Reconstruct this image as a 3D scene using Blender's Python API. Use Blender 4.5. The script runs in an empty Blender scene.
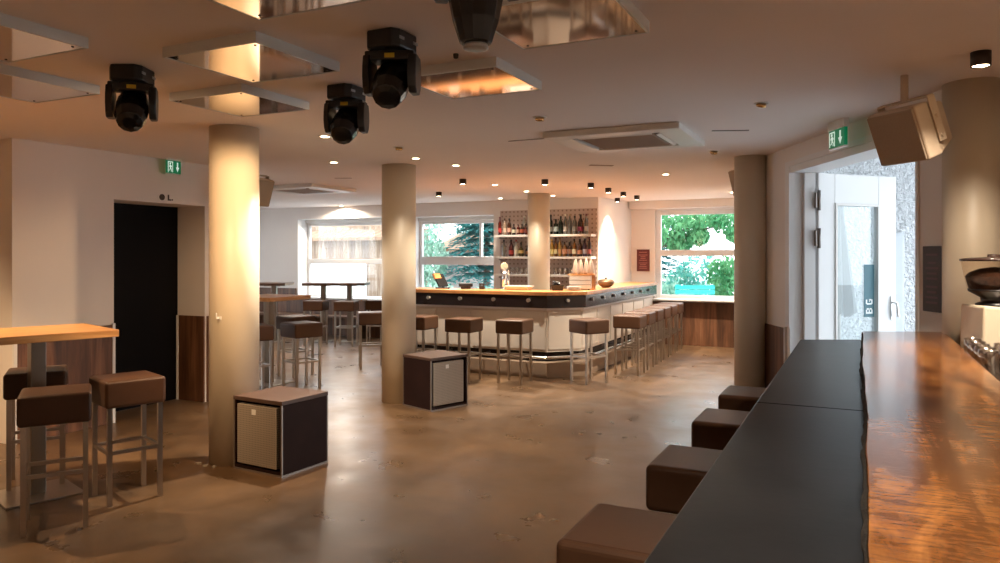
import bpy, bmesh, math, random
from mathutils import Matrix, Vector, Euler
random.seed(11)
SC = bpy.context.scene
COL = SC.collection
PI = math.pi
# ------------------------------------------------------------------ frame: X along the bar front, Y towards the garden windows
H, F, HZ = 1.6, 740.0, 256.0
CA, SA = 0.8995, 0.437                      # the view is turned 25.9 degrees to the left of Y
VIEW = math.radians(25.9)
CEIL = 2.6
def W(xc, yc): return (CA*xc - SA*yc, SA*xc + CA*yc)
def at_depth(px, yc): return W((px-500)/F*yc, yc)
def on_ceiling(px, py):
    yc = (CEIL-H)*F/(HZ-py); return at_depth(px, yc)

def back_X(px, Y): r_ = (px-500)/F; yc = Y/(SA*r_+CA); return yc*(CA*r_-SA)
# ------------------------------------------------------------------ materials
def new_mat(name):
    m = bpy.data.materials.new(name); m.use_nodes = True
    return m, m.node_tree.nodes, m.node_tree.links, m.node_tree.nodes['Principled BSDF']
def mat(name, col, rough=.5, metal=0., spec=.5, coat=0.):
    m, n, l, p = new_mat(name)
    p.inputs['Base Color'].default_value = (*col, 1); p.inputs['Roughness'].default_value = rough
    p.inputs['Metallic'].default_value = metal; p.inputs['Specular IOR Level'].default_value = spec
    p.inputs['Coat Weight'].default_value = coat
    return m
def coords(n, l, scale=(1,1,1), rot=(0,0,0), world=False):
    tc = n.new('ShaderNodeTexCoord'); mp = n.new('ShaderNodeMapping')
    mp.inputs['Scale'].default_value = scale; mp.inputs['Rotation'].default_value = rot
    if world:
        g = n.new('ShaderNodeNewGeometry'); l.new(g.outputs['Position'], mp.inputs['Vector'])
    else: l.new(tc.outputs['Object'], mp.inputs['Vector'])
    return mp.outputs['Vector']
def noise(n, l, vec, scale, detail=4, rough=.55, dist=0.):
    t = n.new('ShaderNodeTexNoise'); t.inputs['Scale'].default_value = scale; t.inputs['Detail'].default_value = detail
    t.inputs['Roughness'].default_value = rough; t.inputs['Distortion'].default_value = dist
    l.new(vec, t.inputs['Vector']); return t.outputs['Fac']
def ramp(n, l, fac, stops, soft=False):
    r = n.new('ShaderNodeValToRGB'); e = r.color_ramp.elements
    if soft: r.color_ramp.interpolation = 'B_SPLINE'
    while len(e) < len(stops): e.new(.5)
    for i, (p, c) in enumerate(stops): e[i].position = p; e[i].color = (*c, 1)
    l.new(fac, r.inputs['Fac']); return r.outputs['Color']
def mapr(n, l, fac, a, b, lo=0, hi=1):
    r = n.new('ShaderNodeMapRange'); r.inputs['From Min'].default_value = lo; r.inputs['From Max'].default_value = hi
    r.inputs['To Min'].default_value = a; r.inputs['To Max'].default_value = b
    l.new(fac, r.inputs['Value']); return r.outputs['Result']
def mixc(n, l, fac, a, b, mode='MIX'):
    m = n.new('ShaderNodeMix'); m.data_type = 'RGBA'; m.blend_type = mode
    if isinstance(fac, float): m.inputs['Factor'].default_value = fac
    else: l.new(fac, m.inputs['Factor'])
    for s, v in (('A', a), ('B', b)):
        sock = [i for i in m.inputs if i.name == s and i.type == 'RGBA'][0]
        if isinstance(v, tuple): sock.default_value = (*v, 1)
        else: l.new(v, sock)
    return [o for o in m.outputs if o.type == 'RGBA'][0]
def bump(n, l, p, height, strength, dist=.01):
    b = n.new('ShaderNodeBump'); b.inputs['Strength'].default_value = strength; b.inputs['Distance'].default_value = dist
    l.new(height, b.inputs['Height']); l.new(b.outputs['Normal'], p.inputs['Normal'])
def noisy(name, c1, c2, scale, rough=.6, bstr=.0, stretch=(1,1,1), bdist=.01, metal=0., spec=.5, world=False, coat=0.):
    m, n, l, p = new_mat(name)
    v = coords(n, l, stretch, world=world); f = noise(n, l, v, scale, 6)
    l.new(ramp(n, l, f, [(.3, c1), (.7, c2)]), p.inputs['Base Color'])
    p.inputs['Roughness'].default_value = rough; p.inputs['Metallic'].default_value = metal
    p.inputs['Specular IOR Level'].default_value = spec; p.inputs['Coat Weight'].default_value = coat
    if bstr: bump(n, l, p, noise(n, l, v, scale*6, 3), bstr, bdist)
    return m
def wood(name, cols, stretch, scale=1.5, rough=.4, plank=None, spec=.5, coat=0.):
    m, n, l, p = new_mat(name)
    v = coords(n, l, stretch)
    f = noise(n, l, v, scale, 8, .62, .6)
    c = ramp(n, l, f, [(.28, cols[0]), (.5, cols[1]), (.72, cols[2])])
    if plank:                                   # plank tone steps
        v2 = coords(n, l, plank); w = n.new('ShaderNodeTexWhiteNoise'); w.noise_dimensions = '3D'
        sn = n.new('ShaderNodeVectorMath'); sn.operation = 'FLOOR'; l.new(v2, sn.inputs[0]); l.new(sn.outputs[0], w.inputs['Vector'])
        c = mixc(n, l, 1., c, ramp(n, l, w.outputs['Value'], [(0, (.62,.6,.58)), (1, (1.25,1.2,1.15))]), 'MULTIPLY')
    l.new(c, p.inputs['Base Color']); p.inputs['Roughness'].default_value = rough
    p.inputs['Specular IOR Level'].default_value = spec; p.inputs['Coat Weight'].default_value = coat
    p.inputs['Coat Roughness'].default_value = .12
    bump(n, l, p, f, .12, .004)
    return m
def emis(name, col, s):
    m, n, l, p = new_mat(name)
    p.inputs['Base Color'].default_value = (*col, 1)
    p.inputs['Emission Color'].default_value = (*col, 1); p.inputs['Emission Strength'].default_value = s
    return m
def glass(name, tint=(1,1,1), refl=.12, rough=.0):
    m = bpy.data.materials.new(name); m.use_nodes = True; n = m.node_tree.nodes; l = m.node_tree.links
    n.remove(n['Principled BSDF']); out = n['Material Output']
    t = n.new('ShaderNodeBsdfTransparent'); t.inputs['Color'].default_value = (*tint, 1)
    g = n.new('ShaderNodeBsdfGlossy'); g.inputs['Roughness'].default_value = rough
    lw = n.new('ShaderNodeLayerWeight'); lw.inputs['Blend'].default_value = .25
    f = mapr(n, l, lw.outputs['Facing'], refl*.5, min(1, refl*3.5))
    mx = n.new('ShaderNodeMixShader'); l.new(f, mx.inputs['Fac']); l.new(t.outputs[0], mx.inputs[1]); l.new(g.outputs[0], mx.inputs[2])
    l.new(mx.outputs[0], out.inputs['Surface'])
    return m
M = {}
M['plaster'] = noisy('plaster', (.78,.73,.69), (.81,.76,.72), 1.2, .85, .08, bdist=.003, spec=.25)
M['ceiling'] = noisy('ceiling_plaster', (.84,.78,.75), (.87,.81,.78), .8, .85, .05, bdist=.003, spec=.25)
M['column'] = noisy('column_paint', (.60,.51,.39), (.64,.55,.42), 2., .42, .05, bdist=.002)
M['wainscot'] = wood('old_board_wood', ((.055,.022,.010),(.13,.056,.026),(.24,.115,.058)), (9,9,.7), 1.6, .5, (9.1,9.1,.3))
M['table_wood'] = wood('table_wood', ((.36,.17,.055),(.52,.27,.10),(.62,.36,.15)), (14,1.2,14), 1.6, .38)
M['bar_wood'] = wood('bar_wood', ((.27,.105,.032),(.40,.17,.055),(.52,.26,.095)), (1.2,14,14), 1.6, .32)
M['chip'] = mat('chipped_plaster', (.34,.29,.23), .8)
M['white_paint'] = mat('white_paint', (.78,.78,.78), .45)
M['white_panel'] = mat('bar_panel_white', (.66,.60,.53), .5)
M['plinth_board'] = mat('plinth_board', (.34,.25,.18), .5)  # brown plinth, darkened to carry the weaker light down there
M['black_band'] = mat('black_band', (.014,.009,.009), .2, spec=.3)
M['steel'] = mat('brushed_steel', (.50,.46,.42), .28, 1.)
M['steel_dark'] = mat('dark_steel', (.20,.175,.16), .32, 1.)
M['post_steel'] = mat('post_steel', (.30,.26,.22), .34, .9)
M['plate_steel'] = mat('plate_steel', (.45,.41,.37), .3, .9)
M['chrome'] = mat('chrome', (.8,.8,.8), .12, 1.)
M['leather'] = noisy('brown_leather', (.055,.025,.0125), (.078,.036,.018), 3., .42, .15, bdist=.002, spec=.28)
M['black'] = mat('black_plastic', (.010,.010,.012), .38)
M['black_gloss'] = mat('black_gloss', (.008,.009,.012), .22)
M['black_door'] = mat('black_door', (.004,.003,.003), .6, spec=.12)
M['grey_lcd'] = mat('grey_display', (.35,.37,.40), .3)
M['yellow'] = mat('yellow_sticker', (.62,.45,.03), .5)
M['mirror'] = mat('bronze_mirror', (.62,.52,.45), .06, 1.)
M['alu'] = mat('panel_edge', (.66,.68,.68), .4, .0)
M['white_plastic'] = mat('white_plastic', (.72,.70,.67), .4)
M['grille_brown'] = mat('intake_grille', (.38,.30,.25), .6)
M['beige'] = mat('beige_speaker', (.56,.44,.32), .5)
M['beige_mesh'] = noisy('beige_speaker_mesh', (.36,.28,.20), (.40,.31,.22), 120., .75)
M['slate'] = noisy('dark_slate', (.0065,.007,.0078), (.013,.0138,.0155), 5., .34, .10, bdist=.002, spec=.14)
M['bark'] = noisy('black_bark', (.006,.005,.004), (.03,.02,.012), 30., .9, .8, bdist=.02)
M['cab_dark'] = noisy('cabinet_dark', (.016,.007,.006), (.024,.011,.009), 4., .55, .05, spec=.12)
M['cab_lid'] = noisy('cabinet_lid', (.062,.033,.022), (.090,.050,.034), 3., .48, .05)
M['edge_metal'] = mat('edge_strip', (.34,.29,.25), .4, .8)
M['bronze'] = mat('bronze_lamp', (.035,.020,.014), .45, .3)
M['gold'] = mat('gold_reflector', (.75,.48,.20), .2, 1.)
M['lens'] = emis('lamp_lens', (1,.72,.42), 16.)
M['lens_dim'] = emis('lamp_lens_dim', (1,.62,.3), 3.)
M['green_sign'] = emis('exit_green', (.0,.115,.045), .35)
M['white_sign'] = emis('exit_white', (.75,.9,.8), .25)
M['glass'] = glass('window_glass', refl=.06)
M['door_glass'] = glass('door_glass', (.92,.97,.98), refl=.09)
M['hopper'] = glass('hopper_glass', (.92,.86,.80), refl=.04, rough=.02)
M['tumbler'] = glass('tumbler_glass', (.94,.92,.90), refl=.30, rough=.03)
M['bean'] = noisy('coffee_beans', (.035,.014,.008), (.14,.058,.03), 60., .5, 1., bdist=.02)
M['cream'] = mat('cream_enamel', (.70,.60,.45), .3)
M['carafe_glaze'] = mat('carafe_glaze', (.36,.27,.21), .35)
M['red_board'] = mat('dark_red_board', (.12,.014,.012), .5)
M['dark_board'] = mat('dark_brown_board', (.035,.016,.012), .6)
M['pale_ink'] = mat('pale_ink', (.42,.16,.14), .6)
M['dull_ink'] = mat('dull_ink', (.10,.035,.035), .6)
M['teal'] = mat('teal_print', (.05,.15,.19), .5)
M['white_ink'] = mat('white_ink', (.8,.85,.85), .5)
M['stucco_flat'] = mat('utility_grey', (.66,.70,.74), .5)
M['turquoise'] = mat('turquoise_paint', (.02,.40,.36), .4)
M['leaf_a'] = M['leaf_b'] = None
def leafmat(name, c1, c2):
    m = bpy.data.materials.new(name); m.use_nodes = True; n = m.node_tree.nodes; l = m.node_tree.links
    n.remove(n['Principled BSDF']); out = n['Material Output']
    v = coords(n, l); c = ramp(n, l, noise(n, l, v, 3.5, 5), [(.35, c1), (.65, c2)])
    d = n.new('ShaderNodeBsdfDiffuse'); t = n.new('ShaderNodeBsdfTranslucent'); l.new(c, d.inputs['Color']); l.new(c, t.inputs['Color'])
    mx = n.new('ShaderNodeMixShader'); mx.inputs['Fac'].default_value = .4
    l.new(d.outputs[0], mx.inputs[1]); l.new(t.outputs[0], mx.inputs[2]); l.new(mx.outputs[0], out.inputs['Surface']); return m
M['leaf_a'] = leafmat('leaf_bright', (.05,.24,.10), (.20,.46,.22))
M['leaf_b'] = leafmat('leaf_teal', (.08,.34,.30), (.24,.56,.46))
M['leaf_c'] = leafmat('needle_teal', (.03,.17,.18), (.09,.34,.32))
M['leaf_d'] = leafmat('leaf_pale', (.24,.46,.36), (.50,.68,.56))
M['trunk'] = noisy('tree_bark', (.10,.08,.06), (.20,.16,.13), 8., .9, .4)
def floor_mat():
    m, n, l, p = new_mat('polished_concrete')
    v = coords(n, l, world=True)
    a = noise(n, l, v, .62, 6, .6, .2); b = noise(n, l, v, 2.6, 5, .55, .15)
    base = ramp(n, l, a, [(.1, (.034,.018,.009)), (.35, (.062,.034,.017)), (.52, (.106,.060,.029)), (.68, (.17,.100,.050)), (.9, (.23,.14,.074))], True)
    base = mixc(n, l, .55, base, ramp(n, l, b, [(.05, (.2,.2,.2)), (.95, (1.8,1.8,1.8))]), 'MULTIPLY')
    l.new(base, p.inputs['Base Color']); l.new(mapr(n, l, b, .14, .52, 0., 1.), p.inputs['Roughness'])
    p.inputs['Specular IOR Level'].default_value = .55
    return m
M['floor'] = floor_mat()
def stucco_mat():
    m, n, l, p = new_mat('rough_stucco')
    p.inputs['Base Color'].default_value = (.80,.82,.84,1); p.inputs['Roughness'].default_value = .9
    v = coords(n, l, world=True); bump(n, l, p, noise(n, l, v, 22., 3, .6, .6), 1., .09); return m
M['stucco'] = stucco_mat()
def slab_mat():
    m, n, l, p = new_mat('live_edge_wood')
    v = coords(n, l, (5.5, .85, 5.5), (0, 0, .12)); a = noise(n, l, v, 1.5, 8, .62, 1.6)
    v2 = coords(n, l, (1.6, 1.1, 1.6)); b = noise(n, l, v2, 1.9, 5, .6, .8)
    v3 = coords(n, l, (3.4, 17., 3.4)); f = noise(n, l, v3, 2.2, 6, .68, 2.2)
    k = n.new('ShaderNodeTexVoronoi'); k.inputs['Scale'].default_value = 2.6; l.new(coords(n, l, (1.5, .9, 1.)), k.inputs['Vector'])
    base = ramp(n, l, a, [(.28, (.070,.025,.008)), (.48, (.20,.078,.022)), (.72, (.42,.19,.058))])
    base = mixc(n, l, .8, base, ramp(n, l, b, [(.32, (.45,.40,.36)), (.62, (1.25,1.2,1.15))]), 'MULTIPLY')
    base = mixc(n, l, mapr(n, l, b, .15, .7, .3, .65), base, ramp(n, l, f, [(.42, (.30,.24,.20)), (.54, (1.2,1.2,1.15))]), 'MULTIPLY')
    base = mixc(n, l, 1., base, ramp(n, l, k.outputs['Distance'], [(.0, (.30,.26,.24)), (.13, (1.,1.,1.))]), 'MULTIPLY')
    l.new(base, p.inputs['Base Color']); p.inputs['Roughness'].default_value = .14
    p.inputs['Specular IOR Level'].default_value = .42
    bump(n, l, p, f, .10, .003); return m
M['slab'] = slab_mat()
def dots_mat(name, c_bg, c_dot, scale, rough, metal=0.):
    m, n, l, p = new_mat(name)
    v = coords(n, l); t = n.new('ShaderNodeTexVoronoi'); t.inputs['Scale'].default_value = scale; t.inputs['Randomness'].default_value = 0.
    l.new(v, t.inputs['Vector'])
    l.new(ramp(n, l, t.outputs['Distance'], [(.33, c_dot), (.42, c_bg)]), p.inputs['Base Color'])
    p.inputs['Roughness'].default_value = rough; p.inputs['Metallic'].default_value = metal; return m
M['perforated'] = dots_mat('perforated_metal', (.34,.285,.23), (.12,.10,.08), 62., .5, .2)
M['peg'] = dots_mat('peg_panel', (.52,.42,.37), (.20,.14,.11), 13., .6)
M['shed_plank'] = wood('shed_planks', ((.20,.12,.08),(.38,.27,.19),(.62,.54,.46)), (7,7,.6), 1.6, .8, (4.2,4.2,.2))
M['roof_tile'] = None
def tile_mat():
    m, n, l, p = new_mat('roof_tiles')
    v = coords(n, l, (1, 1, 1), (0, 0, .6)); w = n.new('ShaderNodeTexWave'); w.inputs['Scale'].default_value = 1.3; w.inputs['Distortion'].default_value = 1.
    l.new(v, w.inputs['Vector']); f = noise(n, l, v, 6, 4)
    c = mixc(n, l, f, (.24,.13,.075), (.38,.25,.16)); c = mixc(n, l, .7, c, ramp(n, l, w.outputs['Fac'], [(.1, (.6,.55,.5)), (.6, (1.1,1.1,1.1))]), 'MULTIPLY')
    l.new(c, p.inputs['Base Color']); p.inputs['Roughness'].default_value = .85; return m
M['roof_tile'] = tile_mat()
M['gravel'] = noisy('pale_gravel', (.50,.50,.50), (.66,.67,.68), 9., .9, .3, world=True)
M['render_white'] = mat('white_render', (.82,.83,.84), .8)
M['grey_wall'] = noisy('grey_boards', (.26,.24,.23), (.38,.36,.34), 3., .8)

# ------------------------------------------------------------------ mesh building
class MB:
    def __init__(s): s.v = []; s.f = []; s.m = []; s.sm = []; s.cur = 0; s.X = None
    def add(s, vs, fs, smooth=False):
        b = len(s.v)
        if s.X is not None: vs = [tuple(s.X @ Vector(q)) for q in vs]
        s.v += [tuple(q) for q in vs]
        for q in fs: s.f.append([b+i for i in q]); s.m.append(s.cur); s.sm.append(smooth)
        return s
    def box(s, x0, x1, y0, y1, z0, z1):
        return s.add([(x0,y0,z0),(x1,y0,z0),(x1,y1,z0),(x0,y1,z0),(x0,y0,z1),(x1,y0,z1),(x1,y1,z1),(x0,y1,z1)],
                     [(0,3,2,1),(4,5,6,7),(0,1,5,4),(1,2,6,5),(2,3,7,6),(3,0,4,7)])
    def prism(s, poly, z0, z1):
        n = len(poly)
        return s.add([(x,y,z0) for x,y in poly]+[(x,y,z1) for x,y in poly],
                     [tuple(range(n))[::-1], tuple(range(n,2*n))]+[(i,(i+1)%n,n+(i+1)%n,n+i) for i in range(n)])
    def lathe(s, prof, c=(0,0,0), n=24, axis='Z', smooth=True, caps=True):
        vs = []; fs = []
        for r, z in prof:
            for k in range(n):
                a = 2*PI*k/n; p = (r*math.cos(a), r*math.sin(a), z)
                if axis == 'X': p = (z, p[0], p[1])
                elif axis == 'Y': p = (p[0], z, p[1])
                vs.append((c[0]+p[0], c[1]+p[1], c[2]+p[2]))
        for i in range(len(prof)-1):
            for k in range(n):
                fs.append((i*n+k, i*n+(k+1)%n, (i+1)*n+(k+1)%n, (i+1)*n+k))
        s.add(vs, fs, smooth)
        if caps:
            b = len(s.v)-len(vs)
            for o, rev in ((0, True), ((len(prof)-1)*n, False)):
                q = [b+o+k for k in range(n)]
                s.f.append(q[::-1] if rev else q); s.m.append(s.cur); s.sm.append(False)
        return s
    def tube(s, p0, p1, r0, r1=None, n=10, smooth=True):
        r1 = r0 if r1 is None else r1
        p0, p1 = Vector(p0), Vector(p1); d = (p1-p0).normalized(); u = d.orthogonal().normalized(); w = d.cross(u)
        vs = [p0+(u*math.cos(2*PI*k/n)+w*math.sin(2*PI*k/n))*r0 for k in range(n)]+[p1+(u*math.cos(2*PI*k/n)+w*math.sin(2*PI*k/n))*r1 for k in range(n)]
        s.add(vs, [(k,(k+1)%n,n+(k+1)%n,n+k) for k in range(n)], smooth)
        return s.add(vs, [tuple(range(n))[::-1], tuple(range(n,2*n))])
    def path(s, pts, r, n=10):
        for a, b in zip(pts, pts[1:]): s.tube(a, b, r, n=n)
        return s
    def build(s, name, mats, parent=None, loc=(0,0,0), rz=0., bevel=0., seg=2):
        me = bpy.data.meshes.new(name); me.from_pydata(s.v, [], s.f); 
        for k in (mats if isinstance(mats, (list, tuple)) else [mats]): me.materials.append(M[k] if isinstance(k, str) else k)
        for p, mi, sm in zip(me.polygons, s.m, s.sm): p.material_index = mi; p.use_smooth = sm
        bm = bmesh.new(); bm.from_mesh(me); bmesh.ops.recalc_face_normals(bm, faces=bm.faces); bm.to_mesh(me); bm.free()
        o = bpy.data.objects.new(name, me); COL.objects.link(o); o.location = loc; o.rotation_euler.z = rz
        if parent: o.parent = parent
        if bevel:
            b = o.modifiers.new('bevel', 'BEVEL'); b.width = bevel; b.segments = seg; b.limit_method = 'ANGLE'; b.angle_limit = .6
        return o
def bx(*a): return MB().box(*a)
def tag(o, label=None, cat=None, group=None, kind=None):
    if label: o['label'] = label
    if cat: o['category'] = cat
    if group: o['group'] = group
    if kind: o['kind'] = kind
    return o
def empty(name, loc=(0,0,0), rz=0., rot=None):
    o = bpy.data.objects.new(name, None); COL.objects.link(o); o.location = loc; o.empty_display_size = .1
    o.rotation_euler = rot if rot else (0,0,rz); return o
def struct(o, label=None, cat=None): return tag(o, label, cat, kind='structure')
KIDS = {}
def copy_tree(o, parent=None):
    c = o.copy(); COL.objects.link(c)
    if parent: c.parent = parent
    for ch in list(o.children):
        if ch.type != 'LIGHT': copy_tree(ch, c)
    return c
USED = {}
def place(key, maker, loc, rz, label, group=None, cat=None):
    """first call builds the thing, later calls copy it with all its parts"""
    if key not in USED: o = maker(); USED[key] = o
    else: o = copy_tree(USED[key])
    o.location = loc; o.rotation_euler.z = rz
    for k in ('label', 'group'):
        if k in o: del o[k]
    tag(o, label, cat, group); return o

# ------------------------------------------------------------------ camera, world
cam = bpy.data.cameras.new('camera'); co = bpy.data.objects.new('camera', cam); COL.objects.link(co)
cam.sensor_width = 36; cam.lens = 36*F/1000; cam.shift_y = -(281.5-HZ)/1000; cam.clip_start = .05; cam.clip_end = 200
co.location = (0, 0, H); co.rotation_euler = (PI/2, 0, VIEW); SC.camera = co
wd = bpy.data.worlds.new('sky'); SC.world = wd; wd.use_nodes = True
bg = wd.node_tree.nodes['Background']; bg.inputs['Color'].default_value = (.84,.93,1,1); bg.inputs['Strength'].default_value = 2.3
SC.view_settings.view_transform = 'Standard'; SC.view_settings.look = 'None'; SC.view_settings.gamma = 1
SC.view_settings.exposure = 1.25; SC.view_settings.use_curve_mapping = False
SC.cycles.use_denoising = True
try: SC.cycles.denoiser = 'OPENIMAGEDENOISE'
except Exception: pass
SC.cycles.max_bounces = 10; SC.cycles.diffuse_bounces = 5; SC.cycles.glossy_bounces = 4; SC.cycles.transparent_max_bounces = 12
SC.cycles.caustics_reflective = False; SC.cycles.caustics_refractive = False; SC.cycles.sample_clamp_indirect = 6

# ------------------------------------------------------------------ room shell
A_ = (-8.2,-3.0); B_ = W(2.65,4.43); C_ = W(2.65,7.53); R1 = W(5.2,4.43); R2 = (R1[0],-3.0); D_ = (-1.7,13.4); E_ = (-3.8,13.4); F_ = (-3.98,12.0)
G_ = (-12.3,12.0); H_ = (-12.3,6.1); I_ = (-6.45,6.1); J_ = (-6.45,3.83); K_ = (-8.2,3.83)
foot = [A_,R2,R1,B_,C_,D_,E_,F_,G_,H_,I_,(-6.45,5.88),(-6.93,5.88),(-6.93,4.78),(-6.45,4.78),J_,K_]
struct(MB().prism(foot, -.08, 0.).build('floor', 'floor'))
struct(MB().prism(foot, CEIL, CEIL+.25).build('ceiling', 'ceiling'))
struct(bx(-40,40,-30,60,-.2,-.1).build('ground_outside', 'gravel'), 'pale ground outside the windows', 'ground')
def wall(name, p0, p1, th, z0=0., z1=CEIL, holes=(), m='plaster'):
    """wall from p0 to p1, its thickness on the right-hand side of that direction; holes = (s0, s1, z0, z1)"""
    d = Vector((p1[0]-p0[0], p1[1]-p0[1], 0)); L = d.length
    o = MB(); s = 0.
    for (a, b, c, e) in sorted(holes):
        if a > s: o.box(s, a, -th, 0, z0, z1)
        if c > z0: o.box(a, b, -th, 0, z0, c)
        if e < z1: o.box(a, b, -th, 0, e, z1)
        s = b
    if s < L: o.box(s, L, -th, 0, z0, z1)
    return struct(o.build(name, m, None, (p0[0], p0[1], 0), math.atan2(d.y, d.x)))
wall('wall_front', A_, R2, .2); wall('wall_bar_right', R2, R1, .2); wall('wall_bar_end', R1, W(2.91,4.43), .2)
# right wall runs along the view direction from B_ to C_; s along it
Lr = math.hypot(C_[0]-B_[0], C_[1]-B_[1]); yc_B = 7.53-Lr
sR = lambda yc: yc-yc_B
DOOR0, DOOR1, DOORZ = 4.67, 6.78, 2.415
wall('wall_right', B_, C_, .25, holes=[(sR(DOOR0), sR(DOOR1), -.0, DOORZ)])
wall('wall_alcove_right', C_, D_, .2)
wall('wall_alcove_back', D_, E_, .25, holes=[(.09, 1.66, .80, 2.44)])       # X from -1.79 down to -3.36
wall('wall_bar_side', E_, (F_[0]+.003,F_[1]+.02), .2)
# back wall, along -X from F_ : s = -3.98 - X
sB = lambda X: F_[0]-X
wall('wall_back', F_, G_, .37, holes=[(sB(-5.95), sB(-7.72), .72, 2.35), (sB(-8.35), sB(-10.5), .72, 2.36)])
wall('wall_side_left', G_, H_, .2, holes=[(1.0, 4.9, .55, 2.42)])  # opening for the added side window
wall('wall_left_end', H_, (-6.872, I_[1]), .16)
wall('wall_left', I_, J_, .42, holes=[(6.1-5.88, 6.1-4.78, 0., 2.145)])
wall('wall_left_return', (-6.872,3.83), K_, .16)
wall('wall_side_near', K_, A_, .2)
struct(bx(-3.79,-1.72,13.22,13.39,2.455,CEIL-.001).build('trim_1', 'plaster'))           # bulkhead over the alcove window
# columns
def column(X, Y, r, label):
    o = MB().lathe([(r,0.),(r,CEIL)], n=48).build('column', 'column', None, (X,Y,0)); return struct(o, label, 'column')
c1 = W((234.5-500)/F*5.8, 5.8); c2 = W((399-500)/F*8.18, 8.18); c3 = W((750.5-500)/F*7.455, 7.455); c4 = W((972.5-500)/F*4.28, 4.28)
c5 = W((539-500)/F*11.9, 11.9)
column(*c1, .187, 'beige round column behind the left speaker cabinet'); column(*c2, .187, 'beige round column behind the middle speaker cabinet')
column(*c3, .156, 'slim beige round column at the end of the right wall'); column(*c4, .152, 'beige round column beside the coffee grinder')
column(*c5, .178, 'beige round column inside the far bar')
# wainscot boards (trim)
WZ = .94
def boards(name, p0, p1, z1=WZ, th=.02, off=.001):
    d = Vector((p1[0]-p0[0], p1[1]-p0[1], 0)); L = d.length
    return struct(bx(0, L, off, off+th, 0.002, z1).build(name, 'wainscot', None, (p0[0],p0[1],0), math.atan2(d.y,d.x)))
boards('trim_2', (-6.45,4.75), (-6.45,3.86)); boards('trim_3', (-6.45,6.1), (-6.45,5.90))
boards('trim_4', (-6.451,5.88), (-6.86,5.88))
o = boards('trim_5', F_, G_, .715); boards('trim_6', D_, E_, .775)
boards('trim_7', W(2.65,6.84), W(2.65,7.45), .93)
bt = MB().box(-12.28,-10.52,11.955,11.978,.716,.93).box(-8.33,-7.74,11.955,11.978,.716,.93)
struct(bt.build('trim_8', 'wainscot'))
wt = MB().box(-6.449,-6.425,4.752,4.779,.002,.955).box(-6.449,-6.425,3.831,3.858,.002,.955).box(-6.86,-6.83,5.851,5.879,.002,.94)
struct(wt.build('trim_9', 'white_paint'))
# white end board of the wainscot by the entrance
o = MB().box(-.001,.022,-.05,.022,.002,.945); struct(o.build('trim_10', 'white_paint', None, (*W(2.65,6.83),0), VIEW+PI/2))
# black door in the left niche
d2 = empty('door_2', (-6.87,5.33,0)); struct(d2, 'black door set back in the left wall', 'door')
bx(-.04,-.003,-.60,.60,.002,2.2).build('leaf', 'black_door', d2)
h = MB().lathe([(.009,0),(.009,.05)], (-.003,-.44,1.05), 12, 'X').tube((.047,-.44,1.05),(.047,-.33,1.05),.009); h.build('handle', 'steel_dark', d2)

# ------------------------------------------------------------------ windows
def window(name, x0, x1, z0, z1, Y, rail, rail_h=.09, mull=None, blind=.07, fr=.06, sill=True, label=None):
    r = empty(name, ((x0+x1)/2, Y, 0)); struct(r, label, 'window'); w = (x1-x0)/2
    zt = z1-blind
    f = MB().box(-w,-w+fr,0,.07,z0,zt).box(w-fr,w,0,.07,z0,zt).box(-w+fr,w-fr,0,.07,z0,z0+fr).box(-w+fr,w-fr,0,.07,zt-fr,zt)
    f.box(-w+fr,w-fr,-.01,.07,rail,rail+rail_h); f.build('window_frame', 'white_paint', r, bevel=.006)
    if blind:
        bx(-w,w,-.06,.07,zt,z1).build('blind_box', 'white_plastic', r, bevel=.01)
    bx(-w+fr,w-fr,.03,.036,z0+fr,rail).build('pane', 'glass', r)
    if mull is not None:
        bx(mull-.022,mull+.022,.0,.07,rail+rail_h,zt-fr).build('mullion', 'white_paint', r)
        bx(-w+fr,mull-.022,.03,.036,rail+rail_h,zt-fr).build('pane', 'glass', r); bx(mull+.022,w-fr,.03,.036,rail+rail_h,zt-fr).build('pane', 'glass', r)
    else: bx(-w+fr,w-fr,.03,.036,rail+rail_h,zt-fr).build('pane', 'glass', r)
    if sill: bx(-w,w,-.30,.0,z0-.0,z0+.03).build('window_sill', 'white_paint', r, bevel=.006)
    return r
window('window_1', -10.495,-8.355,.725,2.355,12.29,1.44,.10, label='left garden window facing the plank shed')
window('window_2', -7.715,-5.955,.725,2.345,12.29,1.43,.16, mull=.46, label='garden window behind the bar register')
window('window_3', -3.355,-1.795,.805,2.435,13.46,1.60,.11, blind=.0, fr=.09, label='alcove window with green branches and a turquoise bench')
w_added = window('added_window_4', -1.95,1.95,.56,2.415,0,1.44,.10, blind=0, label='added unseen window in the side wall, lighting the left room')  # added out of view to bring daylight into the left room
w_added.location = (-12.40,9.05,0); w_added.rotation_euler.z = PI/2
for i, (x0,x1,z0,z1) in enumerate(((-10.5,-8.35,.72,2.36),(-7.72,-5.95,.72,2.35))):     # white reveal linings
    o = MB().box(x0,x0+.004,12.0,12.289,z0+.04,z1).box(x1-.004,x1,12.0,12.289,z0+.04,z1).box(x0,x1,12.0,12.225,z1-.004,z1)
    struct(o.build('trim_%d' % (11+i), 'white_paint'))

# ------------------------------------------------------------------ entrance door in the right wall (local x = along the view, y = into the wall)
def Rw(xc, yc): return (*W(xc, yc), 0)
d1 = empty('door_1', Rw(2.65,DOOR1), VIEW); struct(d1, 'white glazed entrance door standing open to the rough stucco wall', 'door')
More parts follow.
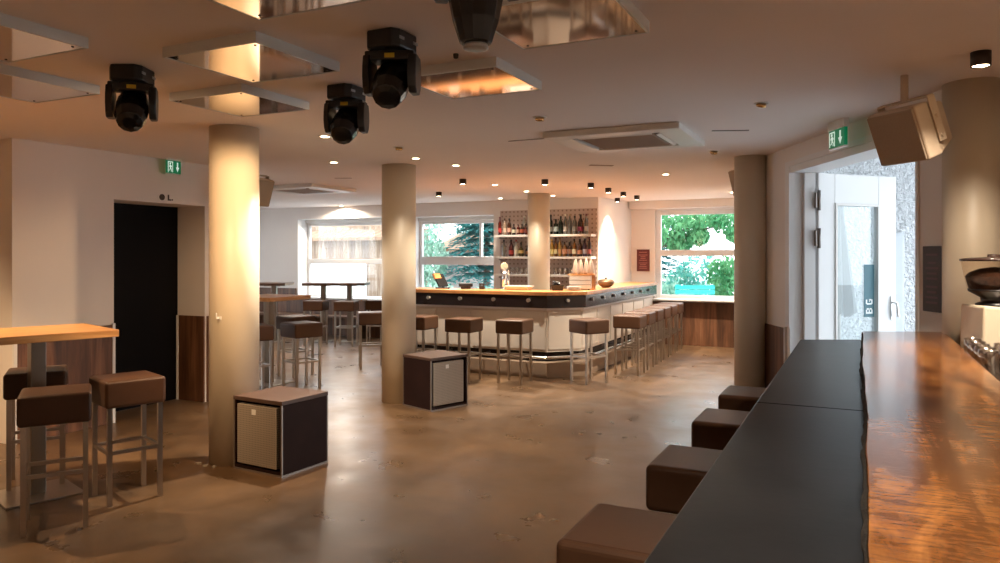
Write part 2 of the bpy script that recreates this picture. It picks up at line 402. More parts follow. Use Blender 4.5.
# local axes: +x = away from the room (right), +y = along the view
f = MB().box(-.012,.25,-.05,-.0005,0.002,DOORZ-.001).box(-.012,.25,DOOR0-DOOR1+.0005,DOOR0-DOOR1+.03,.002,DOORZ-.001)
f.box(-.012,.25,DOOR0-DOOR1+.03,-.05,DOORZ-.06,DOORZ-.001)
f.box(-.02,-.0005,-.05,.045,.95,DOORZ+.045).box(-.02,-.0005,DOOR0-DOOR1-.0,.045,DOORZ-.0,DOORZ+.045)
f.build('door_frame', 'white_paint', d1)
f = MB().box(.10,.20,-.10,-.052,.004,DOORZ-.062); f.build('rebate', 'white_paint', d1, bevel=.004)
ang = math.atan2(.33, .87)
leaf = MB(); LW, LH, st = .94, 2.35, .16
leaf.box(.0,st+.03,-.03,.03,.02,LH).box(LW-st-.06,LW,-.03,.03,.02,LH).box(st+.03,LW-st-.06,-.03,.03,LH-.27,LH).box(st+.03,LW-st-.06,-.03,.03,.02,.42)
lo = leaf.build('leaf', 'white_paint', d1, (.215,-.075,0), ang, bevel=.006)
x0, x1, z0, z1 = st+.03, LW-st-.06, .42, LH-.27
g = MB().box(x0,x0+.02,-.045,-.028,z0,z1).box(x1-.02,x1,-.045,-.028,z0,z1).box(x0+.02,x1-.02,-.045,-.028,z1-.02,z1).box(x0+.02,x1-.02,-.045,-.028,z0,z0+.02)
g.build('glazing_bead', 'white_plastic', lo)
bx(x0,x1,-.004,.004,z0,z1).build('pane', 'door_glass', lo)
hd = MB().box(LW-.075,LW-.035,-.045,-.03,1.0,1.22).tube((LW-.055,-.04,1.16),(LW-.055,-.085,1.16),.011).tube((LW-.055,-.085,1.165),(LW-.035,-.085,1.03),.011,.013)
hd.build('handle', 'chrome', lo)
for z in (.5, 1.76, 2.10):
    MB().box(-.05,.0,-.055,-.032,z-.07,z+.07).lathe([(.016,-.09),(.016,.09)], (-.02,-.056,z), 12).build('hinge', 'steel_dark', lo)
# poster stuck on the pane: dark teal with the upright letters B G
ps = MB(); px0, px1, pz0, pz1 = x1-.155, x1-.03, 1.03, 1.52
ps.box(px0,px1,-.0075,-.0045,pz0,pz1); ps.cur = 1
def letter(strokes, ox, oz, s):                       # strokes in a 3 x 5 cell, turned a quarter round (read from below)
    for (a, b, c, d) in strokes: ps.box(ox+ s*(5-d) , ox+s*(5-b), -.0095,-.0075, oz+s*a, oz+s*c)
B3 = [(0,0,1,5),(1,0,2.4,.9),(1,2.1,2.4,2.9),(1,4.1,2.4,5),(2.4,.6,3.3,2.2),(2.4,2.8,3.3,4.4)]
G3 = [(0,.7,.9,4.3),(.5,0,3,.9),(.5,4.1,3,5),(2.4,.9,3.3,2.6),(1.6,2,3.3,2.6)]
letter(B3, px0+.022, pz0+.03, .016); letter(G3, px0+.022, pz0+.115, .016)
ps.build('poster', ['teal','white_ink'], lo)
# outside by the entrance
o = bx(.0,3.0,-3.3,.0,2.78,2.95).build('added_shade_canopy', 'stucco_flat', None, Rw(2.92,7.56), VIEW); struct(o, 'added unseen canopy slab shading the entrance from the sky', 'canopy')  # slab added out of view to cut the skylight on the door
o = bx(0,4.2,0,.25,-.1,3.6).build('wall_stucco', 'stucco', None, Rw(2.92,7.56), VIEW); struct(o, 'rough white stucco wall outside the entrance', 'wall')
up = empty('utility_cupboard', (*W(4.02,7.555),.0), VIEW); tag(up, 'pale grey flush utility cupboard in the stucco wall behind the entrance door', 'cupboard')
bx(-.12,.09,-.03,.0,.3,1.84).build('cupboard_frame', 'stucco_flat', up); bx(-.105,.075,-.042,-.03,.32,1.82).build('cupboard_door', 'stucco_flat', up, bevel=.003)
pr = empty('folded_parasol', (*W(3.33,7.28),-.1), VIEW); tag(pr, 'folded grey parasol standing behind the glass of the entrance door', 'parasol')
MB().lathe([(.24,0),(.24,.06),(.05,.09)], n=24).build('base', 'steel_dark', pr); MB().lathe([(.022,.05),(.022,2.25)], n=12).build('pole', 'steel', pr)
o = MB()
for k in range(8):
    a = 2*PI*k/8
    o.add([(.03*math.cos(a),.03*math.sin(a),2.28),(.17*math.cos(a-.25),.17*math.sin(a-.25),1.15),(.10*math.cos(a+.1),.10*math.sin(a+.1),1.1),(.05*math.cos(a+.4),.05*math.sin(a+.4),2.2)], [(0,1,2,3)])
    o.add([(.05*math.cos(a+.4),.05*math.sin(a+.4),2.2),(.10*math.cos(a+.1),.10*math.sin(a+.1),1.1),(.17*math.cos(a+.53),.17*math.sin(a+.53),1.15),(.03*math.cos(a+.78),.03*math.sin(a+.78),2.28)], [(0,1,2,3)])
o.build('canopy', mat('parasol_cloth', (.5,.52,.53), .9), pr)

# ------------------------------------------------------------------ outdoors behind the windows
sh = empty('plank_shed', (-14.4,18.2,-.1)); tag(sh, 'timber shed with tiled roof outside the left garden window', 'shed')
bx(-2.6,1.7,0,2.6,0,2.6).build('plank_wall', 'shed_plank', sh)
rf = MB().add([(-3.2,-.45,2.16),(2.0,-.45,2.16),(2.0,2.6,3.7),(-3.2,2.6,3.7),(-3.2,-.45,2.25),(2.0,-.45,2.25),(2.0,2.6,3.8),(-3.2,2.6,3.8)],
    [(0,3,2,1),(4,5,6,7),(0,1,5,4),(1,2,6,5),(2,3,7,6),(3,0,4,7)]); rf.build('roof', 'roof_tile', sh)
o = bx(0,3.0,0,.25,0,1.5).build('garden_wall', 'render_white', None, (-15.3,16.6,-.1)); tag(o, 'low white garden wall in front of the plank shed', 'wall')
gb = empty('grey_outbuilding', (-12.3,22.5,-.1)); tag(gb, 'grey boarded outbuilding between the trees outside the register window', 'building')
bx(-1.0,.75,0,2,0,1.9).build('wall_boards', 'grey_wall', gb)
MB().add([(-1.2,-.3,1.85),(.95,-.3,1.85),(.95,2,2.5),(-1.2,2,2.5),(-1.2,-.3,1.95),(.95,-.3,1.95),(.95,2,2.6),(-1.2,2,2.6)],[(0,3,2,1),(4,5,6,7),(0,1,5,4),(1,2,6,5),(2,3,7,6),(3,0,4,7)]).build('roof', 'roof_tile', gb)
def leaves(blobs, n, size):
    o = MB()
    for k in range(n):
        c, r = random.choice(blobs)
        while True:
            p = Vector((random.uniform(-1,1), random.uniform(-1,1), random.uniform(-1,1)))
            if .25 < p.length < 1: break
        p = Vector((c[0]+p.x*r[0], c[1]+p.y*r[1], c[2]+p.z*r[2]))
        R = Euler((random.uniform(0,6.3), random.uniform(0,6.3), random.uniform(0,6.3))).to_matrix(); s = size*random.uniform(.6,1.3)
        q = [R@Vector(v)*s+p for v in ((-1,0,0),(0,-.45,.12),(1.1,0,0),(0,.45,.12))]
        o.add(q, [(0,1,2),(0,2,3)])
    return o
def tree(name, X, Y, blobs, n, size, m, trunk_h, label, cat='tree', tr=.12, group=None):
    r = empty(name, (X,Y,-.1)); tag(r, label, cat, group)
    t = MB().tube((0,0,0),(.05,0,trunk_h),tr,tr*.55,12)
    for c, rr in blobs[:5]: t.tube((.05*.8,0,trunk_h*.75), c, tr*.4, tr*.1, 8)
    t.build('trunk', 'trunk', r); leaves(blobs, n, size).build('crown', m, r); return r
tree('leafy_tree', -10.9,17.2, [((0,0,2.4),(.8,.7,.9)),((-.4,0,1.7),(.5,.5,.7)),((.45,.1,1.6),(.45,.5,.6)),((.1,0,3.4),(.9,.8,.7)),((-.1,.1,.9),(.75,.6,.6))], 3600, .085, 'leaf_d', 2.2,
     'pale green leafy tree outside the left half of the register window')
def conifer(X, Y, h, r0, m, label, z0=.2):
    r = empty('spruce_tree', (X,Y,-.1)); tag(r, label, 'tree')
    MB().tube((0,0,0),(0,0,h),.12,.02,10).build('trunk', 'trunk', r)
    o = MB(); z = z0
    while z < h-.1:
        R = r0*(1-(z-z0)/(h-z0))+.1
        for k in range(17):
            a = 2*PI*(k+random.random())/17; L = R*random.uniform(.8,1.1)
            for j in range(9):
                t = (j+1)/9; s = .16*(1.1-t*.4)
                c = Vector((math.cos(a)*L*t, math.sin(a)*L*t, z-.28*L*t*t+.1))
                for q in range(5):
                    aa = a+random.uniform(-1.,1.); dz = random.uniform(-.6,.1)
                    e = c+Vector((math.cos(aa)*s*1.4, math.sin(aa)*s*1.4, dz*s)); w = Vector((-math.sin(aa),math.cos(aa),random.uniform(-.4,.4)))*s*.32
                    o.add([c-w*.6,c+w*.6,e+w*.5,e-w*.5], [(0,1,2,3)])
        z += .19
    o.build('needles', m, r); return r
conifer(-9.35,18.4,5.2,1.25,'leaf_c','dark teal spruce outside the right half of the register window', 1.15)
conifer(-5.6,20.6,5.6,1.6,'leaf_c','dark spruce far behind the turquoise bench outside the alcove window')
tree('leafy_tree', -12.2,26.0, [((0,0,3.0),(1.6,1,1.2)),((1.3,0,2.4),(1.2,.9,1.)),((-1.2,0,2.3),(1.2,.9,1.)),((.4,0,4.2),(1.3,1,1.)),((2.6,0,3.2),(1.2,1,1.3))], 4200, .13, 'leaf_b', 2.6,
     'dark teal leafy tree towering behind the grey outbuilding', 'tree', .2)
tree('garden_bush', -9.9,16.4, [((0,0,.55),(.8,.6,.5)),((.8,.1,.45),(.5,.5,.4)),((1.5,0,.5),(.5,.5,.45))], 1500, .06, 'leaf_d', .4, 'pale bush below the spruce outside the register window', 'bush', .04)
tree('overhanging_tree', -4.6,16.6, [((.7,0,2.25),(.45,.5,.45)),((1.15,0,2.32),(.38,.5,.32)),((1.6,-.1,2.5),(.5,.5,.25)),((2.1,-.1,2.45),(.45,.5,.3)),((1.0,0,1.98),(.28,.3,.26)),((1.45,-.1,2.12),(.22,.3,.2)),((2.2,0,2.15),(.2,.3,.15)),((.0,0,2.6),(.8,.7,.6))], 4000, .066, 'leaf_a', 2.4,
     'bright green tree overhanging the upper pane of the alcove window')
tree('garden_bush', -4.35,16.9, [((0,0,.75),(.6,.5,.65)),((.5,.1,.6),(.5,.5,.5)),((-.5,0,.8),(.5,.5,.6))], 1800, .07, 'leaf_d', .5, 'pale teal bush left of the turquoise bench outside the alcove window', 'bush', .04)
tree('garden_bush', -2.55,17.8, [((0,0,.9),(.6,.5,.8)),((.6,.1,.8),(.6,.5,.75)),((-.3,0,1.2),(.4,.4,.5))], 1900, .07, 'leaf_a', .5, 'bright green bush behind the right end of the turquoise bench', 'bush', .04)
tree('garden_bush', -3.5,18.6, [((0,0,1.0),(.7,.5,.8)),((-.5,.1,.8),(.5,.5,.65))], 1600, .07, 'leaf_b', .5, 'dark teal bush directly behind the turquoise bench', 'bush', .04)
bn = empty('garden_bench', (-3.2,16.25,-.1), VIEW-.12); tag(bn, 'turquoise slatted bench outside the alcove window', 'bench')
o = MB()
for z in (.78,.88,.98): o.box(-.42,.42,.0,.03,z,z+.085)
o.build('backrest', 'turquoise', bn)
o = MB()
for y in (-.1,-.21,-.32): o.box(-.42,.42,y-.04,y+.05,.47,.50)
o.build('seat', 'turquoise', bn)
for s in (-.36,.36): MB().box(s-.03,s+.03,.032,.09,0,1.08).box(s-.03,s+.03,-.38,-.32,0,.47).box(s-.03,s+.03,-.36,.05,.42,.47).build('leg_frame', 'turquoise', bn)

# ------------------------------------------------------------------ stools and bar tables
def make_stool():
    r = empty('bar_stool'); tag(r, cat='stool')
    bx(-.187,.187,-.187,.187,.625,.80).build('seat', 'leather', r, bevel=.022, seg=4)
    for sx in (-1,1):
        for sy in (-1,1):
            bx(-.014,.014,-.014,.014,.0,.624).build('leg', 'steel', r, (sx*.155,sy*.155,0))
    f = MB()
    for s in (-1,1):
        f.box(-.141,.141,s*.155-.011,s*.155+.011,.325,.347).box(s*.155-.011,s*.155+.011,-.141,.141,.325,.347)
    f.build('footrest', 'steel', r)
    return r
STOOLS = [
 # left foreground table
 (-4.32,2.82, 55, 'brown stool nearest the camera at the left wooden table', 'stools at the left wooden table'),
 (-4.40,3.36, 70, 'brown stool standing clear of the table, right of the left wooden table', 'stools at the left wooden table'),
 (-5.226,3.275, 55, 'brown stool half hidden behind the post of the left wooden table', 'stools at the left wooden table'),
 # middle table behind the left column
 (-6.065,7.0, 71, 'brown stool at the table corner, in full view between the two speaker columns', 'stools at the table behind the left column'),
 (-6.79,7.72, 80, 'brown stool behind the table that stands behind the left column', 'stools at the table behind the left column'),
 (-6.33,6.48, 60, 'brown stool mostly hidden by the left column beside its table', 'stools at the table behind the left column'),
 # window table
 (-8.79,10.52, 20, 'brown stool in front of the left post of the window table', 'stools at the window table'),
 (-8.22,10.66, 22, 'brown stool in front of the right post of the window table', 'stools at the window table'),
 (-7.93,11.18, 26, 'brown stool at the right end of the window table', 'stools at the window table'),
 (-6.29,8.73, 40, 'brown stool standing free just left of the middle column', 'stools at the window table'),
 # bar front
 (-5.30,8.45, 0, 'brown stool at the bar front, cut by the middle column', 'stools along the far bar'),
 (-4.59,8.39, 0, 'brown stool at the bar front behind the middle speaker cabinet', 'stools along the far bar'),
 (-3.93,8.52, 0, 'brown stool alone at the middle of the bar front', 'stools along the far bar'),
 (-3.09,8.95, 57, 'brown stool turned at the angled corner of the far bar', 'stools along the far bar'),
 (-2.81,9.84, 0, 'first brown stool of the row along the receding bar side, nearest the corner', 'stools along the far bar'),
 (-2.83,10.42, 0, 'second brown stool of the row along the receding bar side', 'stools along the far bar'),
 (-2.85,10.98, 0, 'third brown stool of the row along the receding bar side', 'stools along the far bar'),
 (-2.87,11.54, 0, 'fourth brown stool of the row along the receding bar side', 'stools along the far bar'),
 (-2.89,12.10, 0, 'fifth brown stool of the row along the receding bar side', 'stools along the far bar'),
 (-2.91,12.68, 0, 'last brown stool of the row along the bar side, by the window wall', 'stools along the far bar'),
 # near counter
 (-.587,2.13, 0, 'nearest brown stool at the slate counter, largest of four', 'stools along the slate counter'),
 (-.552,2.975, 0, 'second brown stool along the slate counter from the camera', 'stools along the slate counter'),
 (-.55,3.82, 0, 'third brown stool along the slate counter from the camera', 'stools along the slate counter'),
 (-.55,4.58, 0, 'farthest brown stool at the slate counter, its top lit orange', 'stools along the slate counter'),
]
for x, y, a, lab, g in STOOLS: place('stool', make_stool, (x,y,0), math.radians(a), lab, g, 'stool')
def table(name, X, Y, rz, w, L, posts, label, top='table_wood', grp='high tables', plate=.23):
    """L along local y; posts = local y of each post"""
    r = empty(name, (X,Y,0), rz); tag(r, label, 'table', grp)
    bx(-w/2,w/2,-L/2,L/2,1.052,1.10).build('table_top', top, r, bevel=.004)
    for p in posts:
        pl = bx(-plate,plate,p-plate,p+plate,0,.012).build('base_plate', 'plate_steel', r, bevel=.003)
        bx(-.045,.045,p-.045,p+.045,.012,1.04).build('post', 'post_steel', r, bevel=.004)
        bx(-.15,.15,p-.15,p+.15,1.04,1.052).build('top_plate', 'steel_dark', r)
    return r
M['dark_top'] = wood('dark_table_wood', ((.10,.05,.03),(.16,.085,.05),(.22,.12,.075)), (14,1.2,14), 1.6, .35)
LT = 1.3; dv = Vector((.3,.954)); endp = Vector((-4.86,3.5)); ctr = endp-dv*(LT/2)
table('high_table', ctr.x, ctr.y, math.atan2(dv.y,dv.x)-PI/2, .70, LT, (.25,-.30), 'long light wood high table on steel posts in the left foreground')
table('high_table', -6.68,7.1, 0, .72,.74,(0,), 'square light wood high table half hidden behind the left column')
table('high_table', -8.83,11.16, VIEW-PI/2, .6,1.15,(.245,-.245), 'dark topped high table with two posts against the left garden window', 'dark_top', plate=.17)
table('high_table', -9.95,10.6, VIEW-PI/2, .6,.75,(.09,), 'dark topped high table beside the grey wall left of the garden window', 'dark_top', plate=.17)
wb = empty('wall_bench', (-9.9,11.8,0)); tag(wb, 'low dark bench along the wall under the left garden window', 'bench')
bx(-1.9,1.4,-.17,.14,.38,.42).build('seat', 'dark_top', wb, bevel=.005)
for x in (-1.7,-.2,1.2): bx(x-.03,x+.03,-.13,.12,0,.38).build('leg', 'steel_dark', wb)

# ------------------------------------------------------------------ speaker cabinets on the floor
def make_sub():
    r = empty('speaker_cabinet'); tag(r, cat='speaker')
    w, d, h = .25, .235, .55        # half width, half depth, height
    c = MB().box(-w,w,d-.02,d,.015,h-.03).box(-w,-w+.02,-d,d-.02,.015,h-.03).box(w-.02,w,-d,d-.02,.015,h-.03).box(-w+.02,w-.02,-d,d-.02,.015,.035).box(-w+.02,w-.02,-d+.06,d-.02,.035,h-.03)
    c.build('cabinet', 'cab_dark', r)
    bx(-w-.004,w+.004,-d-.004,d+.004,h-.03,h).build('lid', 'cab_lid', r, bevel=.003)
    gr = bx(-w+.035,w-.055,-d-.002,-d+.045,.05,h-.055).build('grille', 'perforated', r, bevel=.006)
    bx(-w+.035+.16,-w+.035+.20,-d-.006,-d-.0025,h-.125,h-.085).build('badge', 'white_plastic', gr)
    for x0, x1, y0, y1, z0, z1 in ((-w-.003,-w+.008,-d-.003,-d+.008,0,h-.03),(w-.008,w+.003,-d-.003,-d+.008,0,h-.03),(w-.008,w+.003,d-.008,d+.003,0,h-.03),(-w-.003,-w+.008,d-.008,d+.003,0,h-.03)):
        bx(x0,x1,y0,y1,z0,z1).build('corner_strip', 'edge_metal', r)
    e = MB().box(-w+.008,w-.008,-d-.003,-d+.008,0,.014).box(w-.008,w+.003,-d+.008,d-.008,0,.014).box(-w-.003,-w+.008,-d+.008,d-.008,0,.014).box(-w+.008,w-.008,d-.008,d+.003,0,.014)
    e.build('base_strip', 'edge_metal', r)
    return r
def rot2(x, y, a): return (x*math.cos(a)-y*math.sin(a), x*math.sin(a)+y*math.cos(a))
a = math.radians(-4); off = rot2(-.25, .235, a)        # front right corner stands at (-3.742, 4.108)
place('sub', make_sub, (-3.742+off[0], 4.108+off[1], 0), a, 'dark speaker cabinet by the left column, pale grille facing left', 'floor speaker cabinets')
a = math.radians(70); off = rot2(.25, .235, a)         # front left corner stands at (-3.954, 6.52)
place('sub', make_sub, (-3.954+off[0], 6.52+off[1], 0), a, 'dark speaker cabinet by the middle column, grey grille facing right', 'floor speaker cabinets')
hk = MB().box(-.02,.02,-.006,.0,-.012,.012).tube((0,-.004,0),(0,-.03,-.005),.006).tube((0,-.03,-.005),(0,-.034,.04),.006)
hx, hy = c1[0]-.187*math.sin(-.1)*0, c1[1]
dirv = Vector((-c1[0], -c1[1])).normalized(); dirv.rotate(Matrix.Rotation(-.62,2)); hp = Vector(c1)+dirv*.187
o = hk.build('coat_hook', 'white_plastic', None, (hp.x-.0, hp.y, 1.13), math.atan2(dirv.y,dirv.x)+PI/2); tag(o, 'small white hook on the left round column', 'hook')
for i, (dx, dy, s) in enumerate(((-.13,-.19,.03),(-.02,-.22,.022),(.06,-.215,.017))):
    o = MB()
    pts = [(s*math.cos(t)*random.uniform(.7,1.2), s*math.sin(t)*random.uniform(.5,.9)) for t in (0,1,2,3,4,5)]
    o.prism(pts, 0, .006+.003*i)
    tag(o.build('plaster_chip', 'chip', None, (c1[0]+dx-.05, c1[1]+dy, 0), i), 'small broken plaster chip on the floor at the foot of the left column', 'plaster chip', 'plaster chips')

# ------------------------------------------------------------------ far bar
BX0, BY0, BYE, BZ = -5.95, 8.95, 13.2, 1.13
PB, PC = (-3.667,8.95), (-3.257,9.36)
def off_poly(o, depth):
    """ring of the bar counter: outer line set back by o, inner line by o+depth"""
    k = math.tan(PI/8)
    outer = [(BX0, BY0+o), (PB[0]-o*k, BY0+o), (PC[0]-o, PC[1]+o*k), (PC[0]-o, BYE)]
    q = o+depth
    inner = [(PC[0]-q, BYE), (PC[0]-q, PC[1]+q*k), (PB[0]-q*k, BY0+q), (BX0, BY0+q)]
    return outer+inner
bar = empty('bar_counter', (0,0,0)); tag(bar, 'long white panelled far bar with orange wood top and black band', 'bar counter')
MB().prism(off_poly(0,.52), BZ-.05, BZ).build('bar_top', 'bar_wood', bar, bevel=.005)
MB().prism(off_poly(.02,.06), BZ-.215, BZ-.05).build('band', 'black_band', bar)
MB().prism(off_poly(.10,.10), .33, BZ-.215).build('body', 'white_panel', bar)
tr = MB().prism(off_poly(.05,.06), BZ-.245, BZ-.216); tr.build('moulding', 'white_paint', bar)
MB().prism(off_poly(.20,.06), .2, .33).build('recess', 'black_band', bar)  # set-back strip, its shadow put in as black
MB().prism(off_poly(.02,.30), 0., .20).build('plinth', 'plinth_board', bar, bevel=.004)
pn = MB()
def panel_run(p0, p1, k0):
    d = Vector((p1[0]-p0[0], p1[1]-p0[1], 0)); L = d.length; n = max(1, round(L/.62)); w = L/n
    X = Matrix.Translation((p0[0],p0[1],0)) @ Matrix.Rotation(math.atan2(d.y,d.x),4,'Z')
    for i in range(n):
        m = bx(i*w+.02,(i+1)*w-.02,-.012,.0,.36,BZ-.27); m.build('panel', 'white_panel', bar, (p0[0],p0[1],0), math.atan2(d.y,d.x), bevel=.004)
ob = off_poly(.10,.1)
panel_run(ob[0], ob[1], 0); panel_run(ob[1], ob[2], 0); panel_run(ob[2], ob[3], 0)
rl = off_poly(-.05,.0)[:4]
rr = MB().path([(x,y,.275) for x,y in rl], .02)
rr.build('foot_rail', 'chrome', bar)
for i, (x, y) in enumerate([(-5.8,BY0),(-5.2,BY0),(-4.6,BY0),(-4,BY0),(-3.207,9.6),(-3.207,10.6),(-3.207,11.6),(-3.207,12.6)]):
    if i < 4: m = MB().tube((x,y-.05,.275),(x,y+.22,.275),.012)
    else: m = MB().tube((x,y,.275),(x-.25,y,.275),.012)
    m.build('rail_bracket', 'steel_dark', bar)
for X in [back_X(p_, 8.93) for p_ in (428,459.5,493,528)]:
    MB().lathe([(.026,0),(.026,.006),(.012,.01),(.012,.03),(.022,.034),(.022,.04)][::-1], n=16, axis='Y').build('bag_hook', 'steel', bar, (X+.0, BY0-.02, BZ-.115))
m = MB().lathe([(.022,0),(.022,.04)], n=16).build('bag_hook', 'steel', bar, (-3.462+.0,9.155,BZ-.115)); m.rotation_euler = (PI/2,0,PI/4); m.location = (-3.46,9.153,BZ-.115)
for Y in (9.6,10.1,10.6,11.1,11.6,12.1,12.6):
    MB().lathe([(.022,0),(.022,.03)], n=16, axis='X').build('bag_hook', 'steel_dark', bar, (PC[0]-.02,Y,BZ-.115))

# back panel and shelves
o = bx(-5.81,-4.0,11.975,11.998,1.0,2.41).build('back_panel', 'peg'); tag(o, 'dotted brown panel behind the bottle shelves', 'wall panel')
def shelf(z, label):
    r = empty('bottle_shelf', (-4.98,11.86,z)); tag(r, label, 'shelf', 'bottle shelves')
    bx(-.83,.97,-.125,.113,-.04,0).build('board', 'white_plastic', r, bevel=.004)
    for x in (-.75,-.1,.8): bx(x-.01,x+.01,-.09,.113,-.07,-.041).build('bracket', 'steel', r)
    return r
SZ = (1.97,1.59,1.28)
shelf(SZ[0],'top white shelf of bottles behind the bar'); shelf(SZ[1],'middle white shelf of bottles behind the bar'); shelf(SZ[2],'lowest white shelf behind the bar holding glasses')
BM = {}
def bcol(name, col, rough=.15):
    if name not in BM:
        BM[name] = mat('bottle_'+name, tuple(c*.55 for c in col), rough)
        BM[name].node_tree.nodes['Principled BSDF'].inputs['Transmission Weight'].default_value = .0
    return BM[name]
PROF = {
 'wine': [(.036,0),(.037,.01),(.037,.19),(.028,.225),(.014,.25),(.014,.30)],
 'square': [(.043,0),(.044,.01),(.044,.15),(.036,.18),(.016,.19),(.015,.25)],
 'tall': [(.031,0),(.032,.01),(.032,.22),(.018,.26),(.014,.28),(.014,.33)],
 'round': [(.04,0),(.052,.03),(.054,.09),(.04,.15),(.016,.18),(.014,.25)],
 'big': [(.05,0),(.052,.01),(.052,.2),(.03,.26),(.018,.28),(.018,.34)],
}
def bottle(px, z, shape, colname, col, lab, cap, label, grp, sc=1., dy=0.):
    Y = 11.83+dy; ratio = (px-500)/F; yc = Y/(SA*ratio+CA); X = yc*(CA*ratio-SA)
    r = empty('bottle', (X,Y,z)); tag(r, label, 'bottle', grp); r.scale = (sc,sc,sc)
    p = PROF[shape]; MB().lathe(p, n=20).build('glass_body', bcol(colname, col), r)
    R = p[1][0]
    for (rr, zz) in p:
        if zz < .12: R = max(R, rr)
    zb = (.05,.13) if shape != 'round' else (.06,.115)
    if lab: MB().lathe([(R+.0012,zb[0]),(R+.0012,zb[1])], n=20, caps=False).build('label', mat('paper_label', tuple(c*.75 for c in lab), .6), r)
    t = p[-1]; MB().lathe([(t[0]+.003,t[1]-.025),(t[0]+.003,t[1]+.012)], n=14).build('cap', mat('cap', cap, .4), r)
CLR=(.24,.23,.21); GRN=(.008,.022,.012); BRN=(.05,.018,.008); AMB=(.20,.075,.015); RED=(.11,.012,.010); BLK=(.010,.009,.010); GOL=(.38,.22,.05); WHT=(.7,.68,.62); PNK=(.30,.04,.10)
g1 = 'bottles on the top bar shelf'; g2 = 'bottles on the middle bar shelf'
TL = [(500,'tall','red',RED,(.5,.05,.04),RED,'deep red bottle at the left end of the top shelf'),
 (505,'wine','pale',(.35,.25,.18),(.6,.45,.35),BRN,'pale rosy bottle, second from the left end of the top shelf'),
 (509.5,'wine','brown',BRN,(.55,.30,.22),BLK,'brown bottle with pinkish label, third on the top shelf'),
 (514,'square','black',BLK,(.68,.66,.5),BLK,'black bottle with cream label on the top shelf'),
 (518.5,'square','red',RED,(.45,.3,.2),BRN,'short red bottle with tan label on the top shelf'),
 (522.3,'square','brown',BRN,(.5,.12,.06),BLK,'brown square bottle with red label left of the bar column, top shelf'),
 (526,'square','darkred',(.08,.01,.01),(.2,.05,.04),BLK,'dark red square bottle touching the bar column, top shelf')]
for px,s,cn,c,l_,cp,lab in TL: bottle(px,SZ[0],s,cn,c,l_,cp,lab,g1,.74 if s=='square' else .95)
bottle(524.5,SZ[0],'big','white',WHT,(.75,.73,.7),WHT,'tall white bottle at the back of the top shelf left of the column',g1,.95,.085)
TR = [(551,'tall','green',GRN,(.5,.5,.45),BLK,'green bottle at the bar column, right part of top shelf'),
 (556,'square','green',GRN,(.55,.68,.7),BLK,'dark green bottle with pale blue label on the top shelf'),
 (561,'wine','green',GRN,None,BLK,'unlabelled dark green bottle on the top shelf'),
 (565.5,'tall','clear',CLR,(.7,.68,.62),WHT,'clear tall bottle with white label on the top shelf'),
 (570,'tall','clear',CLR,None,(.4,.3,.2),'clear unlabelled tall bottle on the top shelf'),
 (574.8,'wine','clear',CLR,(.4,.42,.4),BLK,'clear bottle with grey label on the top shelf'),
 (580.8,'big','brown',(.03,.012,.012),PNK,BLK,'large dark bottle with pink label on the top shelf'),
 (586.5,'tall','clear',CLR,(.5,.45,.45),RED,'clear bottle at the right end of the top shelf')]
for px,s,cn,c,l_,cp,lab in TR: bottle(px,SZ[0],s,cn,c,l_,cp,lab,g1,.95 if s=='big' else 1.)
ML = [(504,'wine','clear',CLR,None,BLK,'clear bottle with black cap at the left end of the middle shelf'),
 (511.3,'big','red',RED,(.5,.06,.05),BLK,'bulky red bottle with red label on the middle shelf'),
 (516.3,'wine','white',WHT,(.7,.66,.55),(.5,.1,.08),'white bottle on the middle shelf left of the column'),
 (521.2,'round','olive',(.07,.05,.012),(.62,.48,.2),GRN,'round olive bottle with yellow label on the middle shelf'),
 (527.5,'square','black',BLK,(.25,.12,.05),BLK,'black bottle touching the bar column on the middle shelf')]
for px,s,cn,c,l_,cp,lab in ML: bottle(px,SZ[1],s,cn,c,l_,cp,lab,g2,{'big':.85,'square':.75}.get(s,.95))
MR = [(552,'wine','gold',GOL,(.6,.5,.2),(.6,.4,.1),'golden bottle by the bar column on the middle shelf'),
 (556,'tall','amber',AMB,(.65,.55,.3),BRN,'tall amber bottle, second right of the column, middle shelf'),
 (560,'tall','gold',GOL,(.5,.25,.1),AMB,'golden bottle with brown label, third right of the column, middle shelf'),
 (564.8,'square','amber',AMB,(.55,.25,.15),BRN,'squat amber bottle with orange label on the middle shelf'),
 (569.8,'square','brown',BRN,(.3,.15,.1),BLK,'dark brown squat bottle, middle of the right part, middle shelf'),
 (574.5,'wine','amber',AMB,(.75,.66,.45),BLK,'amber bottle with large cream label on the middle shelf'),
 (580,'big','brown',BRN,(.5,.22,.12),BLK,'large brown bottle with orange label on the middle shelf'),
 (585,'wine','purple',(.07,.03,.06),(.45,.38,.42),BLK,'violet tinted bottle with grey label on the middle shelf'),
 (589.5,'tall','brown',BRN,(.4,.1,.08),RED,'slim brown bottle at the right end of the middle shelf')]
for px,s,cn,c,l_,cp,lab in MR: bottle(px,SZ[1],s,cn,c,l_,cp,lab,g2,.85 if s=='big' else .97)
def make_tumbler():
    o = MB().lathe([(.030,0),(.036,.12),(.034,.12),(.028,.008)], n=18, caps=False).add([(.029*math.cos(2*PI*k/18),.029*math.sin(2*PI*k/18),.004) for k in range(18)], [tuple(range(18))])
    return o.build('tumbler', 'tumbler')
ords = ['first','second','third','fourth','fifth','sixth']
for i, px in enumerate((508.5,513,517.5,522,526.5)): place('tumbler', make_tumbler, (back_X(px,11.83),11.83,SZ[2]), 0, '%s clear tumbler from the left on the lowest bar shelf' % ords[i], 'tumblers on the lowest bar shelf', 'glass')
